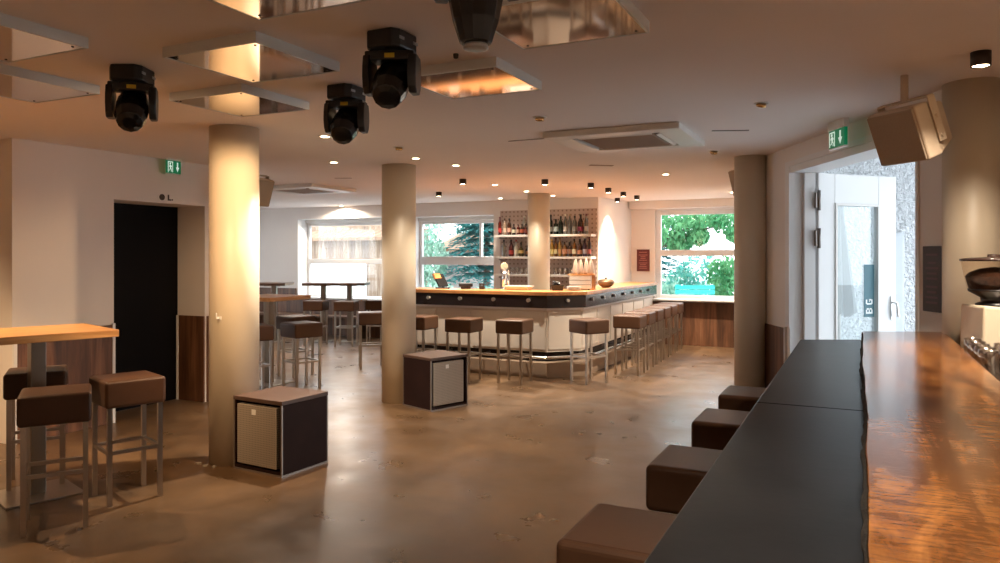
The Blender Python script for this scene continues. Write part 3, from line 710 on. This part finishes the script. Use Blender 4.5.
for i, px in enumerate((556,561,566,571,576)): place('tumbler', make_tumbler, (back_X(px,11.83),11.83,SZ[2]), 0, '%s clear tumbler right of the bar column on the lowest shelf' % ords[i], 'tumblers on the lowest bar shelf', 'glass')
pt = empty('potted_herb', (back_X(584.5,11.81),11.81,SZ[2])); tag(pt, 'small green potted herb at the right end of the lowest bar shelf', 'plant')
MB().lathe([(.028,0),(.038,.06),(.034,.06),(.03,.05)], n=16).build('pot', 'white_plastic', pt)
leaves([((0,0,.11),(.06,.06,.06)),((.01,0,.15),(.04,.04,.05))], 160, .02).build('foliage', mat('herb_leaf', (.03,.10,.02), .6), pt)
# things on the bar top
def bar_at(px, Y): return (back_X(px, Y), Y, BZ)
M['register_black'] = mat('register_black', (.008,.008,.008), .6, spec=.15)
po = empty('cash_register', bar_at(441,9.26), VIEW); tag(po, 'black tilted register screen with orange back on the bar top', 'register')
MB().box(-.07,.13,-.08,.08,0,.02).build('base', 'black', po, bevel=.004)
MB().tube((.04,0,.02),(-.0,0,.09),.02).build('stand', 'black', po)
sc_ = MB().box(-.012,.012,-.10,.10,-.10,.11).build('screen', 'register_black', po, (.0,0,.115), bevel=.004); sc_.rotation_euler = (0,math.radians(-33),math.radians(-38))
MB().box(-.016,.016,-.105,.02,.03,.115).build('orange_sheet', mat('orange_sheet', (.55,.22,.06), .5), sc_)
o = empty('card_terminal', bar_at(466,9.33), VIEW); tag(o, 'flat black device lying on the bar top right of the register', 'card terminal')
bx(-.10,.10,-.05,.05,.03,.085).build('body', 'black', o, bevel=.012); bx(-.07,.07,-.04,.04,0,.03).build('foot', 'black', o); bx(-.08,.0,-.035,.035,.085,.088).build('keypad', 'grey_lcd', o)
o = empty('black_tin', bar_at(482,9.33), VIEW); tag(o, 'small black tin on the bar top left of the beer tap', 'tin')
MB().lathe([(.04,0),(.04,.075)], n=20).build('can', 'black', o); MB().lathe([(.042,.066),(.042,.085)], n=20).build('lid', 'black_gloss', o)
bt = empty('beer_tap', bar_at(504.5,9.36), VIEW); tag(bt, 'chrome beer tap with round white badge on the bar top', 'beer tap')
MB().lathe([(.055,0),(.055,.012),(.04,.02)], n=24).build('base', 'chrome', bt)
MB().lathe([(.030,.018),(.030,.30)], n=20).build('column_pipe', 'chrome', bt)
MB().tube((0,0,.26),(0,.16,.26),.018).tube((0,.15,.26),(0,.16,.19),.012,.009).build('spout', 'chrome', bt)
MB().lathe([(.048,-.016),(.052,-.008),(.052,.008),(.048,.016)], (0,-.0,.325), 24, 'Y').build('badge', 'cream', bt)
MB().lathe([(.016,0),(.016,.26)], (.055,.05,.0), 14).build('side_pipe', 'chrome', bt)
tr_ = empty('white_tray', bar_at(519,9.34), VIEW*0); tag(tr_, 'long white tray on the bar top right of the beer tap', 'tray')
MB().add([(-.15,-.07,.0),(.15,-.07,0),(.15,.07,0),(-.15,.07,0),(-.18,-.1,.055),(.18,-.1,.055),(.18,.1,.055),(-.18,.1,.055)],[(0,3,2,1),(0,1,5,4),(1,2,6,5),(2,3,7,6),(3,0,4,7)]).build('tub', 'white_plastic', tr_)
MB().box(-.185,.185,-.105,-.095,.05,.06).box(-.185,.185,.095,.105,.05,.06).box(-.185,-.175,-.095,.095,.05,.06).box(.175,.185,-.095,.095,.05,.06).build('rim', 'white_paint', tr_)
bk = empty('black_basket', bar_at(558,9.42), .3); tag(bk, 'black heaped basket on the bar top just right of the bar column', 'basket')
MB().add([(-.07,-.05,0),(.07,-.05,0),(.07,.05,0),(-.07,.05,0),(-.09,-.065,.075),(.09,-.065,.075),(.09,.065,.075),(-.09,.065,.075)],[(0,3,2,1),(0,1,5,4),(1,2,6,5),(2,3,7,6),(3,0,4,7),(4,5,6,7)]).build('basket', 'black', bk)
o = MB()
for k in range(16):
    p = (random.uniform(-.06,.06), random.uniform(-.04,.04), .08+random.uniform(0,.03)); o.lathe([(.004,-.02),(.018,-.008),(.02,.006),(.008,.02)], p, 8)
tag(o.build('packets', 'black_gloss', bk), kind='stuff')
pl = empty('saucer_stack', bar_at(574,9.55)); tag(pl, 'low stack of white saucers on the bar top beside the black basket', 'saucers')
for k in range(4): MB().lathe([(.05,.0),(.10,.014),(.103,.017),(.05,.006)], (0,0,k*.012), 24).build('saucer', 'white_plastic', pl)
em = empty('coffee_machine', (-3.52,9.85,BZ), .25); tag(em, 'white boxy coffee machine on the bar corner below the lit wall', 'coffee machine')
bx(-.15,.15,-.14,.14,.015,.20).build('housing', 'white_plastic', em, bevel=.006)
for z in (.07,.13): bx(-.151,.151,-.145,-.14,z,z+.006).build('trim_line', 'steel_dark', em)
bx(-.17,.20,-.15,.15,.20,.215).build('cup_tray', 'bar_wood', em); bx(.165,.195,-.14,-.11,0,.20).build('support', 'bar_wood', em); bx(.165,.195,.11,.14,0,.20).build('support', 'bar_wood', em)
for sx in (-.12,.12):
    for sy in (-.1,.1): MB().lathe([(.015,0),(.015,.015)], (sx,sy,0), 10).build('foot', 'black', em)
def make_cone():
    return MB().lathe([(.042,0),(.046,.02),(.032,.14),(.014,.20),(.006,.215)], n=16).build('carafe', 'carafe_glaze')
Rz = Matrix.Rotation(.25,3,'Z')
for i, (dx,dy,nm) in enumerate(((-.08,.05,'leftmost'),(.0,-.06,'second from the left'),(.07,.05,'third from the left'),(.145,-.03,'rightmost'))):
    q = Rz@Vector((dx,dy,0)); place('carafe', make_cone, (-3.52+q.x,9.85+q.y,BZ+.215), 0, 'pale tapered carafe on the coffee machine, %s of four' % nm, 'carafes on the coffee machine', 'carafe')
bw = empty('bronze_bowl', (-3.40,10.62,BZ)); tag(bw, 'round bronze bowl on the bar top against the lit white wall', 'bowl')
MB().lathe([(.05,0),(.10,.03),(.125,.07),(.12,.10),(.11,.10),(.115,.07),(.09,.035),(.02,.012)], n=28).build('vessel', mat('copper', (.20,.12,.065), .35, .6), bw)
MB().lathe([(.118,.098),(.09,.118),(.02,.128)], n=28).build('lid', mat('copper_lid', (.17,.10,.055), .4, .6), bw); MB().lathe([(.012,.127),(.018,.14),(.008,.15)], n=14).build('knob', 'bronze', bw)

# ------------------------------------------------------------------ near counter: slate front top, live-edge wood top, dark body
def endY(X): return 4.93+(X-.022)*.42
nc = empty('slate_counter', (0,0,0)); tag(nc, 'long dark slate counter top on a black front in the right foreground', 'counter')
for y0, y1 in ((.35,2.66),(2.664,None)):
    a0, a1 = (y1, y1) if y1 else (endY(-.305)-.02, endY(.03)+.02)
    MB().prism([(-.318,y0),(.05,y0),(.05,a1),(-.318,a0)], 1.06, 1.10).build('slab', 'slate', nc, bevel=.004)
bx(.02,.06,.4,4.9,0,1.059).build('front_panel', 'cab_dark', nc); bx(.0,.02,.4,4.9,0,.12).build('kick_board', 'black', nc)
wc = empty('wood_counter', (0,0,0)); tag(wc, 'glossy live-edge wooden counter slab beside the dark slate', 'counter')
left = []; bark_o = []
y = .35
while y < 4.93:
    j = .003*math.sin(y*3.1)+.002*math.sin(y*8.3+1)+random.uniform(-.001,.001)
    left.append((.016+j, y)); y += .045
left.append((.020, endY(.020)))
poly = [(.454,.35),(.454,endY(.454))]+left[::-1]
MB().prism(poly, 1.112, 1.15).build('slab', 'slab', wc, bevel=.003)
bk = MB(); bl = [(x-.004-abs(.007*math.sin(yy*17)*math.sin(yy*5.1))-random.uniform(0,.004), yy) for x, yy in left]
n = len(left)
vs = [(x-.001,yy,1.148) for x, yy in left]+[(x,yy,1.13+random.uniform(-.006,.006)) for x, yy in bl]+[(x+.006,yy,1.1005) for x, yy in bl]+[(x-.001,yy,1.1005) for x, yy in left]
fs = []
for i in range(n-1):
    for k in range(4): a0, b0 = k*n, ((k+1)%4)*n; fs.append((a0+i,a0+i+1,b0+i+1,b0+i))
bk.add(vs, fs).build('bark_edge', 'bark', wc)
bx(.07,.44,.4,4.95,1.06,1.111).build('underframe', 'cab_dark', wc); bx(.40,.44,.4,4.95,0,1.06).build('back_panel', 'cab_dark', wc)
ws = empty('work_counter', (0,0,0)); tag(ws, 'lower steel work surface behind the wooden counter', 'counter')
o = MB().prism([(.47,1.6),(1.05,1.6),(.76,4.5),(.76,4.86),(.47,4.86)], 1.0, 1.03); o.build('worktop', 'steel', ws); bx(.47,.68,1.65,4.85,.0,.999).build('body', 'cab_dark', ws)
def make_glass():
    o = MB().lathe([(.036,0),(.038,.005),(.034,.09),(.032,.115),(.029,.115),(.031,.09),(.034,.008)], n=20, caps=False).add([(.033*math.cos(2*PI*k/20),.033*math.sin(2*PI*k/20),.112) for k in range(20)], [tuple(range(20))])
    for k, (x, y, z) in enumerate(o.v): o.v[k] = (x*1.2, y*1.2, z*1.35)
    return o.build('bar_glass', 'tumbler')
GL = [(4.38,.515,'farthest upturned bar glass, beside the coffee grinder'),(4.26,.515,'upturned bar glass in the row behind the wood slab, next to the farthest'),(4.14,.515,'upturned bar glass in the middle of the row by the wood slab'),
      (4.02,.515,'upturned bar glass behind the wood slab, fourth from the grinder'),(3.90,.515,'nearest upturned bar glass behind the wood slab'),(4.20,.615,'upturned bar glass in the second row under the grinder'),(4.07,.615,'upturned bar glass nearest in the second row')]
for yy, xx, lab in GL: place('glass', make_glass, (xx,yy,1.03), 0, lab, 'upturned bar glasses', 'glass')
# coffee grinder
gx, gy = .635, 4.62
cg = empty('coffee_grinder', (gx,gy,1.03), VIEW); tag(cg, 'cream coffee grinder with a glass hopper full of beans', 'coffee grinder')
bd = MB()
prof = [(-.125,.0),(.03,.0),(.03,.12),(.12,.20),(.125,.27),(.10,.30),(-.115,.315)]   # side outline x-z, front to the right
ny = 2
bd.add([(x,-.10,z) for x,z in prof]+[(x,.10,z) for x,z in prof], [tuple(range(7))[::-1], tuple(range(7,14))]+[(i,(i+1)%7,7+(i+1)%7,7+i) for i in range(7)])
bd.build('housing', 'cream', cg, bevel=.014, seg=3)
bx(.03,.14,-.085,.085,.0,.02).build('tray', 'black', cg, bevel=.004)
MB().tube((.06,0,.17),(.085,0,.10),.03,.02).box(.03,.12,-.05,.05,.075,.095).build('spout_fork', 'black', cg)
bx(.045,.10,-.103,-.1005,.235,.262).build('display', 'black_gloss', cg); MB().lathe([(.011,-.006),(.011,.0)], (.062,-.101,.215), 12, 'Y').build('knob', 'black', cg); MB().lathe([(.011,-.006),(.011,.0)], (.09,-.101,.215), 12, 'Y').build('knob', 'black', cg)
hc = (.0,0)
MB().lathe([(.085,.305),(.085,.32),(.06,.33),(.062,.352),(.116,.384),(.121,.396)], (0,0,0), 28).build('collar', 'black', cg)
hp_ = MB().lathe([(.118,.386),(.128,.43),(.150,.545)], n=36, caps=False).build('hopper', 'hopper', cg)
MB().lathe([(.112,.397),(.122,.43),(.130,.462),(.11,.485),(.06,.505),(.01,.512)], n=32).build('beans', 'bean', cg)
MB().lathe([(.154,.543),(.156,.555),(.10,.562),(.03,.565),(.03,.578),(.005,.58)], n=36).build('lid', mat('smoked_lid', (.05,.028,.022), .25), cg)

# ------------------------------------------------------------------ ceiling: mirror panels, moving heads, cassettes, lamps
def make_panel():
    r = empty('ceiling_panel'); tag(r, cat='ceiling panel')
    f = MB().box(-.295,.295,-.295,-.285,-.05,0).box(-.295,.295,.285,.295,-.05,0).box(-.295,-.285,-.285,.285,-.05,0).box(.285,.295,-.285,.285,-.05,0)
    f.build('edge_frame', 'alu', r); bx(-.285,.285,-.285,.285,-.048,-.01).build('mirror_face', 'mirror', r)
    for sx in (-1,1):
        for sy in (-1,1): MB().lathe([(.006,-.0505),(.006,-.048)], (sx*.25,sy*.25,0), 10).build('screw', 'bronze', r)
    return r
for x, y, lab in ((-2.705,2.775,'mirrored ceiling panel between the two left stage lights'),(-3.51,3.49,'mirrored ceiling panel over the left column, farthest of the left group'),
    (-3.47,1.93,'mirrored ceiling panel cut by the left edge of the photo, upper one'),(-4.31,2.59,'mirrored ceiling panel left of the leftmost stage light'),
    (-1.885,1.97,'mirrored ceiling panel cut by the top edge, left of the stage lights'),(-1.93,3.62,'small looking mirrored ceiling panel right of the tallest stage light'),
    (-1.10,2.82,'mirrored ceiling panel at the top edge right of the stage lights')):
    place('panel', make_panel, (x,y,CEIL), 0, lab, 'mirrored ceiling panels', 'ceiling panel')
def make_head(tilt):
    r = empty('moving_head_light'); tag(r, cat='stage light')
    b = MB().prism([(-.088,-.065),(-.062,-.105),(.062,-.105),(.088,-.065),(.088,.065),(.062,.105),(-.062,.105),(-.088,.065)], -.078, 0)
    b.build('base', 'black', r, bevel=.008)
    for y in (-.055,.055): bx(.0875,.0915,y-.018,y+.018,-.045,-.032).build('display', 'grey_lcd', r)
    a = math.radians(20); X = Matrix.Rotation(a,4,'Z')
    y_ = MB(); y_.X = X; y_.box(-.112,.112,-.055,.055,-.125,-.084); y_.lathe([(.05,-.09),(.05,-.07)], n=16)
    arm = [(-.055,-.10),(.055,-.10),(.07,-.15),(.072,-.20),(.060,-.245),(.035,-.272),(-.035,-.272),(-.060,-.245),(-.072,-.20),(-.07,-.15)]; na = len(arm)
    for s in (-1,1):
        y_.add([(s*.122,yv*.86,z) for yv,z in arm]+[(s*.086,yv*1.1,z) for yv,z in arm], [tuple(range(na)),tuple(range(na,2*na))]+[(i,(i+1)%na,na+(i+1)%na,na+i) for i in range(na)])
    y_.build('yoke', 'black', r, bevel=.006)
    stck = MB(); stck.X = X; stck.box(-.02,.025,-.0585,-.0555,-.117,-.097); stck.build('sticker', 'yellow', r)
    h_ = MB(); h_.X = X @ Matrix.Translation((0,0,-.215)) @ Matrix.Rotation(tilt,4,'X')
    h_.lathe([(.035,.140),(.064,.128),(.080,.07),(.083,.0),(.080,-.05),(.066,-.12),(.045,-.185)], n=12, smooth=False)
    hd_ = h_.build('head', 'black_gloss', r, bevel=.004)
    l_ = MB(); l_.X = h_.X; l_.lathe([(.034,-.186),(.036,-.198),(.028,-.200),(.005,-.201)], n=20); l_.build('lens', 'grey_lcd', hd_)
    g_ = MB(); g_.X = h_.X; g_.box(-.03,-.008,-.082,-.077,.0,.012).box(.0,.03,-.082,-.077,-.004,.008); g_.build('emblem', 'white_plastic', hd_)
    return r
LT_ = [(-3.49,2.695,25,'black moving head stage light at far left, by the panel edge'),(-2.735,3.55,0,'smallest looking black moving head stage light, lowest of the four'),
       (-1.90,2.795,0,'largest fully visible black moving head stage light')]
for x, y, a, lab in LT_: place('head_tilted', lambda: make_head(math.radians(132)), (x,y,CEIL), math.radians(a), lab, 'moving head lights', 'stage light')
place('head_down', lambda: make_head(0.), (-.977,1.855,CEIL), 0., 'black moving head stage light cut by the top edge, lens pointing down', 'moving head lights', 'stage light')
def make_cassette():
    r = empty('air_conditioner'); tag(r, cat='air conditioner')
    f = MB()
    for (x0,x1,y0,y1) in ((-.55,.55,-.5,-.36),(-.55,.55,.36,.5),(-.55,-.36,-.36,.36),(.36,.55,-.36,.36)): f.box(x0,x1,y0,y1,-.05,0)
    f.build('casing', 'white_plastic', r, bevel=.008)
    gr = MB().box(-.30,.30,-.30,.30,-.048,-.03); gr.build('intake_grille', 'grille_brown', r)
    sl = MB()
    for k in range(14): yy = -.28+k*.043; sl.box(-.29,.29,yy,yy+.015,-.053,-.048)
    sl.build('grille_slats', 'grille_brown', r)
    bx(-.36,.36,-.36,.36,-.02,-.005).build('duct', 'black', r)
    for k in range(4):
        a = k*PI/2; m = MB(); m.X = Matrix.Rotation(a,4,'Z')
        m.add([(-.30,-.355,-.046),(.30,-.355,-.046),(.30,-.325,-.056),(-.30,-.325,-.056),(-.30,-.355,-.04),(.30,-.355,-.04),(.30,-.325,-.05),(-.30,-.325,-.05)],[(0,3,2,1),(4,5,6,7),(0,1,5,4),(1,2,6,5),(2,3,7,6),(3,0,4,7)])
        m.build('louvre', 'white_plastic', r)
    return r
place('cassette', make_cassette, (-1.75,6.02,CEIL-.001), 0, 'large white ceiling air conditioner cassette in the middle of the ceiling', 'ceiling air conditioners', 'air conditioner')
place('cassette', make_cassette, (-7.3,8.5,CEIL-.001), 0, 'ceiling air conditioner cassette far back, seen left of the middle column', 'ceiling air conditioners', 'air conditioner')
# lamps
WARM = (1.0,.84,.66); DEEP = (1.0,.66,.36)
def lamp_data(name, power, size, blend, col=WARM, rad=.03):
    d = bpy.data.lights.new(name, 'SPOT'); d.energy = power; d.color = col; d.spot_size = math.radians(size); d.spot_blend = blend; d.shadow_soft_size = rad; return d
PW = 165.
SPOT = lamp_data('downlight_beam', PW, 105, .7)
SPOT_DIM = lamp_data('dim_beam', 22, 110, .8); SPOT_CAN = lamp_data('can_beam', 130, 105, .8); SPOT_TIGHT = lamp_data('tight_beam', 62, 74, .9); SPOT_LOW = lamp_data('low_beam', 30, 90, .9); SPOT_HALF = lamp_data('half_beam', 95, 105, .8)
SPOT_DEEP = lamp_data('deep_beam', PW, 105, .7, DEEP)
def add_beam(parent, z, data=SPOT):
    o = bpy.data.objects.new('beam', data); COL.objects.link(o); o.parent = parent; o.location = (0,0,z); return o
def make_can():
    r = empty('surface_downlight'); tag(r, cat='ceiling lamp')
    MB().lathe([(.045,0),(.045,-.07),(.038,-.07),(.036,-.06)], n=28).build('housing', 'bronze', r)
    MB().lathe([(.037,-.066),(.030,-.0685),(.004,-.069)], n=24).build('lens', 'lens', r); return r
def make_recess():
    r = empty('recessed_downlight'); tag(r, cat='ceiling lamp')
    MB().lathe([(.055,0),(.055,-.006),(.040,-.007),(.036,-.001)], n=28).build('trim_ring', 'white_plastic', r)
    MB().lathe([(.038,-.003),(.025,-.010),(.004,-.011)], n=24).build('lens', 'lens', r); return r
def make_gimbal():
    r = empty('swivel_downlight'); tag(r, cat='ceiling lamp')
    MB().lathe([(.05,0),(.05,-.005),(.036,-.006),(.034,-.001)], n=24).build('trim_ring', 'white_plastic', r)
    m = MB(); m.X = Matrix.Rotation(.5,4,'X'); m.lathe([(.034,-.022),(.030,-.002)], n=20); m.build('reflector', 'gold', r); return r
CANS = [(981,52,'bronze surface downlight at the top right, by the beige speaker',1.),(463,179,'dark surface downlight left of the bar, nearer of two',.8),(439,192,'dark surface downlight over the garden window, left of the bar',.8),
 (487.5,203,'small dark surface downlight above the right end of the register window',.6),(545,179.5,'dark surface downlight in front of the bar column',.9),(591,183,'dark surface downlight over the bar, first of the row running to the lit wall',.9),
 (608.5,188,'dark surface downlight over the bar, second of the row to the lit wall',.9),(623.5,192,'dark surface downlight over the bar, third of the row to the lit wall',1.),
 (637,195.5,'dark surface downlight at the alcove end of the bar row',.7)]
for px, py, lab, e in CANS:
    x, y = on_ceiling(px, py); o = place('can', make_can, (x,y,CEIL), 0, lab, 'surface downlights', 'ceiling lamp'); add_beam(o, -.085, SPOT_DIM if px in (981,545) else SPOT_HALF if px in (608.5,623.5,637) else SPOT_CAN)
o = place('can', make_can, (-3.75,12.35,CEIL), 0, 'dark surface downlight right above the bright wall patch by the bottles', 'surface downlights', 'ceiling lamp')
add_beam(o, -.085, lamp_data('wall_washer', 60, 84, .9))
REC = [(325,136,'glowing recessed downlight nearest, above the gap between the two speaker columns'),(334,162,'glowing recessed downlight over the window tables, left of the middle column'),(416,158,'glowing recessed downlight at the head of the middle column'),
 (456,165,'glowing recessed downlight right of the middle column'),(495,184.5,'glowing recessed downlight over the bar front, left of the bar column'),(500.5,198,'glowing recessed downlight over the left bottle shelf'),
 (526.5,191,'glowing recessed downlight touching the left of the bar column head'),(553,195.5,'glowing recessed downlight right of the bar column head'),(666,174,'bright recessed downlight over the row of bar side stools'),
 (733,192,'glowing recessed downlight beside the slim right column'),(281,191,'glowing recessed downlight left of the far air conditioner'),]
for px, py, lab in REC:
    x, y = on_ceiling(px, py); o = place('rec', make_recess, (x,y,CEIL), 0, lab, 'recessed downlights', 'ceiling lamp'); add_beam(o, -.03, SPOT_LOW if px == 416 else SPOT_TIGHT if px in (456,334) else SPOT_LOW if px in (526.5,553) else SPOT_DIM if px == 500.5 else SPOT)
o = place('rec', make_recess, (-9.25,11.84,CEIL), 0, 'glowing recessed downlight close to the wall above the left garden window', 'recessed downlights', 'ceiling lamp'); add_beam(o, -.03, lamp_data('wall_graze', 50, 165, .3))
for px, py, lab in ((540,117,'small gold swivel downlight left of the large air conditioner'),(762,103,'small gold swivel downlight on the ceiling right of the large air conditioner'),(714,151,'small gold swivel downlight near the slim right column'),(399,147,'gold swivel downlight in front of the middle column')):
    x, y = on_ceiling(px, py); place('gim', make_gimbal, (x,y,CEIL), .6, lab, 'swivel downlights', 'ceiling lamp')
# unseen downlights: two inferred at the left table, the rest added for brightness
for x, y, lab, p in ((-5.6,2.6,'recessed downlight over the left wooden table',.75),(-.1,1.0,'added unseen downlight over the near end of the counters',.5),(.95,3.7,'added unseen downlight over the wooden counter by the grinder',.7),(-7.4,3.0,'recessed downlight left of the left wooden table',.3),(-3.6,-1.0,'added unseen downlight behind the camera, left row',.85),(-1.4,-1.3,'added unseen downlight behind the camera, middle row',1.),(1.2,-1.2,'added unseen downlight behind the camera, right row',1.),(-5.6,-.6,'added unseen downlight behind the camera, far left row',.75),(2.4,1.4,'added unseen downlight over the serving side of the counter',1.)):
    o = place('rec', make_recess, (x,y,CEIL), 0, lab, 'recessed downlights', 'ceiling lamp'); add_beam(o, -.03, lamp_data('unseen_beam', PW*p, 105, .7, DEEP if x < -3 else WARM))
def aim(o, target):
    d = Vector(target)-Vector(o.parent.location)-Vector(o.location); o.rotation_euler = d.to_track_quat('-Z','Y').to_euler()
for px, py, lab, pw in ((136,84,'added column spot hidden behind the leftmost stage light',44.),(345,104,'added column spot hidden behind the lowest stage light',60.)):  # spots added out of sight to brighten the left column
    x, y = on_ceiling(px, py); o = place('rec', make_recess, (x,y,CEIL), 0, lab, 'recessed downlights', 'ceiling lamp')
    aim(add_beam(o, -.03, lamp_data('added_column_spot', pw, 84, .5, DEEP)), (c1[0],c1[1],1.15))
o = place('rec', make_recess, (-2.4,.5,CEIL), 0, 'added unseen spot in front of the camera, turned to the left column', 'recessed downlights', 'ceiling lamp')
aim(add_beam(o, -.03, lamp_data('added_far_spot', 150, 24, 1., DEEP)), (c1[0],c1[1],.9))  # unseen spot added to lift the lower part of the column
# slots and small ceiling parts
def slot(p0, p1, w, label, m='steel_dark'):
    a = on_ceiling(*p0); b = on_ceiling(*p1); d = Vector((b[0]-a[0], b[1]-a[1], 0))
    o = bx(0,d.length,-w/2,w/2,-.006,0).build('air_slot', m, None, (a[0],a[1],CEIL), math.atan2(d.y,d.x)); tag(o, label, 'air slot'); return o
slot((712,130.5),(749,130), .02, 'thin dark air slot in the ceiling right of the large air conditioner')
slot((509,141),(548,138), .02, 'thin dark air slot in the ceiling left of the large air conditioner')
slot((590,165),(613,165.5), .06, 'short grey air slot in the ceiling behind the large air conditioner', 'grille_brown')
slot((335,178),(352,178), .05, 'short grey air slot in the ceiling left of the middle column', 'grille_brown')
x, y = on_ceiling(456,54); tag(MB().lathe([(.014,0),(.012,-.02),(.004,-.024)], n=14).build('ceiling_sensor', 'bronze', None, (x,y,CEIL)), 'tiny dark ceiling sensor beside the small mirrored panel', 'sensor')
hl = on_ceiling(504,140)
# exit signs (local x = along, y = out of the wall towards the viewer)
def exit_sign(loc, rz, label, sx=1.):
    r = empty('exit_sign', loc, rz); r.scale = (sx,1,1); tag(r, label, 'exit sign', 'exit signs')
    bx(-.125,.125,-.012,.012,-.066,.066).build('panel', 'green_sign', r)
    bx(-.13,.13,-.014,.014,-.074,-.066).build('lower_rim', 'white_plastic', r)
    bx(-.13,.13,-.02,.02,.066,CEIL-loc[2]).build('ceiling_mount', 'white_plastic', r)
    p = MB()
    def poly(pts): p.add([(x,-.0145,z) for x,z in pts]+[(x,-.012,z) for x,z in pts], [tuple(range(len(pts))), tuple(range(len(pts),2*len(pts)))[::-1]]+[(i,(i+1)%len(pts),len(pts)+(i+1)%len(pts),len(pts)+i) for i in range(len(pts))])
    poly([(.052,.05),(.072,.05),(.072,.0),(.092,.0),(.062,-.048),(.032,.0),(.052,.0)])         # arrow down
    p.build('arrow', 'white_sign', r); p.__init__()
    poly([(-.115,.055),(-.025,.055),(-.025,.046),(-.105,.046),(-.105,-.055),(-.115,-.055)])      # door frame
    poly([(-.034,.046),(-.025,.046),(-.025,-.055),(-.034,-.055)])
    poly([(-.074+.012*math.cos(t*.7854),.032+.012*math.sin(t*.7854)) for t in range(8)])         # running figure
    poly([(-.082,.018),(-.060,.018),(-.056,-.012),(-.076,-.012)]); poly([(-.060,.018),(-.044,.004),(-.048,-.002),(-.062,.008)]); poly([(-.082,.018),(-.094,.0),(-.088,-.004),(-.078,.008)])
    poly([(-.064,-.012),(-.046,-.024),(-.048,-.05),(-.056,-.05),(-.055,-.028),(-.068,-.018)]); poly([(-.076,-.012),(-.066,-.012),(-.078,-.036),(-.096,-.04),(-.096,-.034),(-.082,-.03)])
    p.build('running_figure', 'white_sign', r)
exit_sign((-6.36,5.39,2.515), PI/2, 'green exit sign on the left wall above the black door', .66)
exit_sign((*W(2.50,5.47),2.47), VIEW-PI/2, 'green exit sign above the white entrance door')
ic = empty('door_pictograms', (-6.449,5.36,2.205), PI/2); tag(ic, 'small dark symbols on the wall above the black door', 'wall sign')
MB().lathe([(.032,-.006),(.032,-.001)], (-.035,0,0), 20, 'Y').build('disc', 'bronze', ic)
MB().box(.035,.05,-.006,-.001,-.03,.03).box(.05,.075,-.006,-.001,-.03,-.015).build('figure', 'bronze', ic); MB().lathe([(.008,-.006),(.008,-.001)], (.09,0,-.02), 10, 'Y').build('dot', 'bronze', ic)
# boards on the walls
def board(loc, rz, w, h, m, ink, label, name='menu_board'):
    r = empty(name, loc, rz); tag(r, label, 'board')
    bx(-w/2,w/2,-.02,-.001,0,h).build('panel', m, r, bevel=.003); t = MB(); z = h-.05
    k = 0
    while z > .05:
        ww = w*random.uniform(.18,.36) if k % 4 else w*.3
        t.box(-ww,ww,-.0225,-.0205,z-.008,z+.004); z -= .032 if k % 4 else .05; k += 1
    t.build('print_lines', ink, r); return r
board((back_X(643.5,13.4),13.398,1.32), 0, .235,.40, 'red_board', 'pale_ink', 'dark red printed board on the wall left of the alcove window')
board((*W(2.648,4.50),1.26), VIEW-PI/2, .20,.40, 'dark_board', 'dull_ink', 'dark brown board on the wall strip right of the entrance door')
# beige loudspeakers on brackets
def make_speaker():
    r = empty('loudspeaker'); tag(r, cat='speaker')
    b = MB(); fw, fh, bw_, bh, d = .16,.15,.10,.11,.27     # face towards local -Y
    fr = [(-fw,-.0,-fh),(fw,0,-fh),(fw,0,fh),(-fw,0,fh)]; md = [(-fw,.09,-fh),(fw,.09,-fh),(fw,.09,fh),(-fw,.09,fh)]; bk_ = [(-bw_,d,-bh),(bw_,d,-bh),(bw_,d,bh),(-bw_,d,bh)]
    b.add(fr+md+bk_, [(0,1,2,3),(8,11,10,9)]+[(4*j+i,4*j+(i+1)%4,4*j+4+(i+1)%4,4*j+4+i) for j in (0,1) for i in range(4)])
    b.build('cabinet', 'beige', r, bevel=.012, seg=3)
    bx(-fw+.008,fw-.008,-.012,.0,-fh+.008,fh-.008).build('front_mesh', 'beige_mesh', r, bevel=.008)
    return r
def speaker(loc, yaw, pitch, label, cut=.0):
    o = place('speaker', make_speaker, loc, 0, label, 'beige loudspeakers', 'speaker'); o.rotation_euler = Euler((pitch, 0, yaw), 'XYZ'); return o
def bracket_for(o, up):
    Rm = o.rotation_euler.to_matrix(); inv = Rm.inverted()
    b = MB()
    for s in (-1,1):
        b.box(s*.165-.004,s*.165+.004,.10,.15,-.08,.17)
        b.lathe([(.010,-.006),(.010,.006)], (s*.170,.125,-.05), 12, 'X'); b.lathe([(.010,-.006),(.010,.006)], (s*.170,.125,.06), 12, 'X')
    b.box(-.165,.165,.10,.15,.165,.175)
    b.build('bracket', 'beige', o, bevel=.002)
    t = inv @ Vector((0,0,up)); MB().tube(Vector((0,.125,.17)), Vector((0,.125,.17))+t, .02).build('ceiling_arm', 'beige', o)
# yaw: local -Y looks to the left of and a little towards the camera
sp = W(2.19,4.08)
o1 = speaker((sp[0],sp[1],2.25), VIEW-math.radians(72), math.radians(22), 'large beige loudspeaker on a bracket above the entrance door')
bracket_for(o1, .165)
s2 = W((261-500)/F*8.0, 8.0); o2 = speaker((s2[0],s2[1],2.28), VIEW+math.radians(62), math.radians(18), 'beige loudspeaker peeking out right of the left column'); bracket_for(o2, .15)
s3 = W((738.5-500)/F*8.1, 8.1); o3 = speaker((s3[0],s3[1],2.40), VIEW-math.radians(80), math.radians(14), 'beige loudspeaker almost hidden behind the slim right column'); bracket_for(o3, .05)
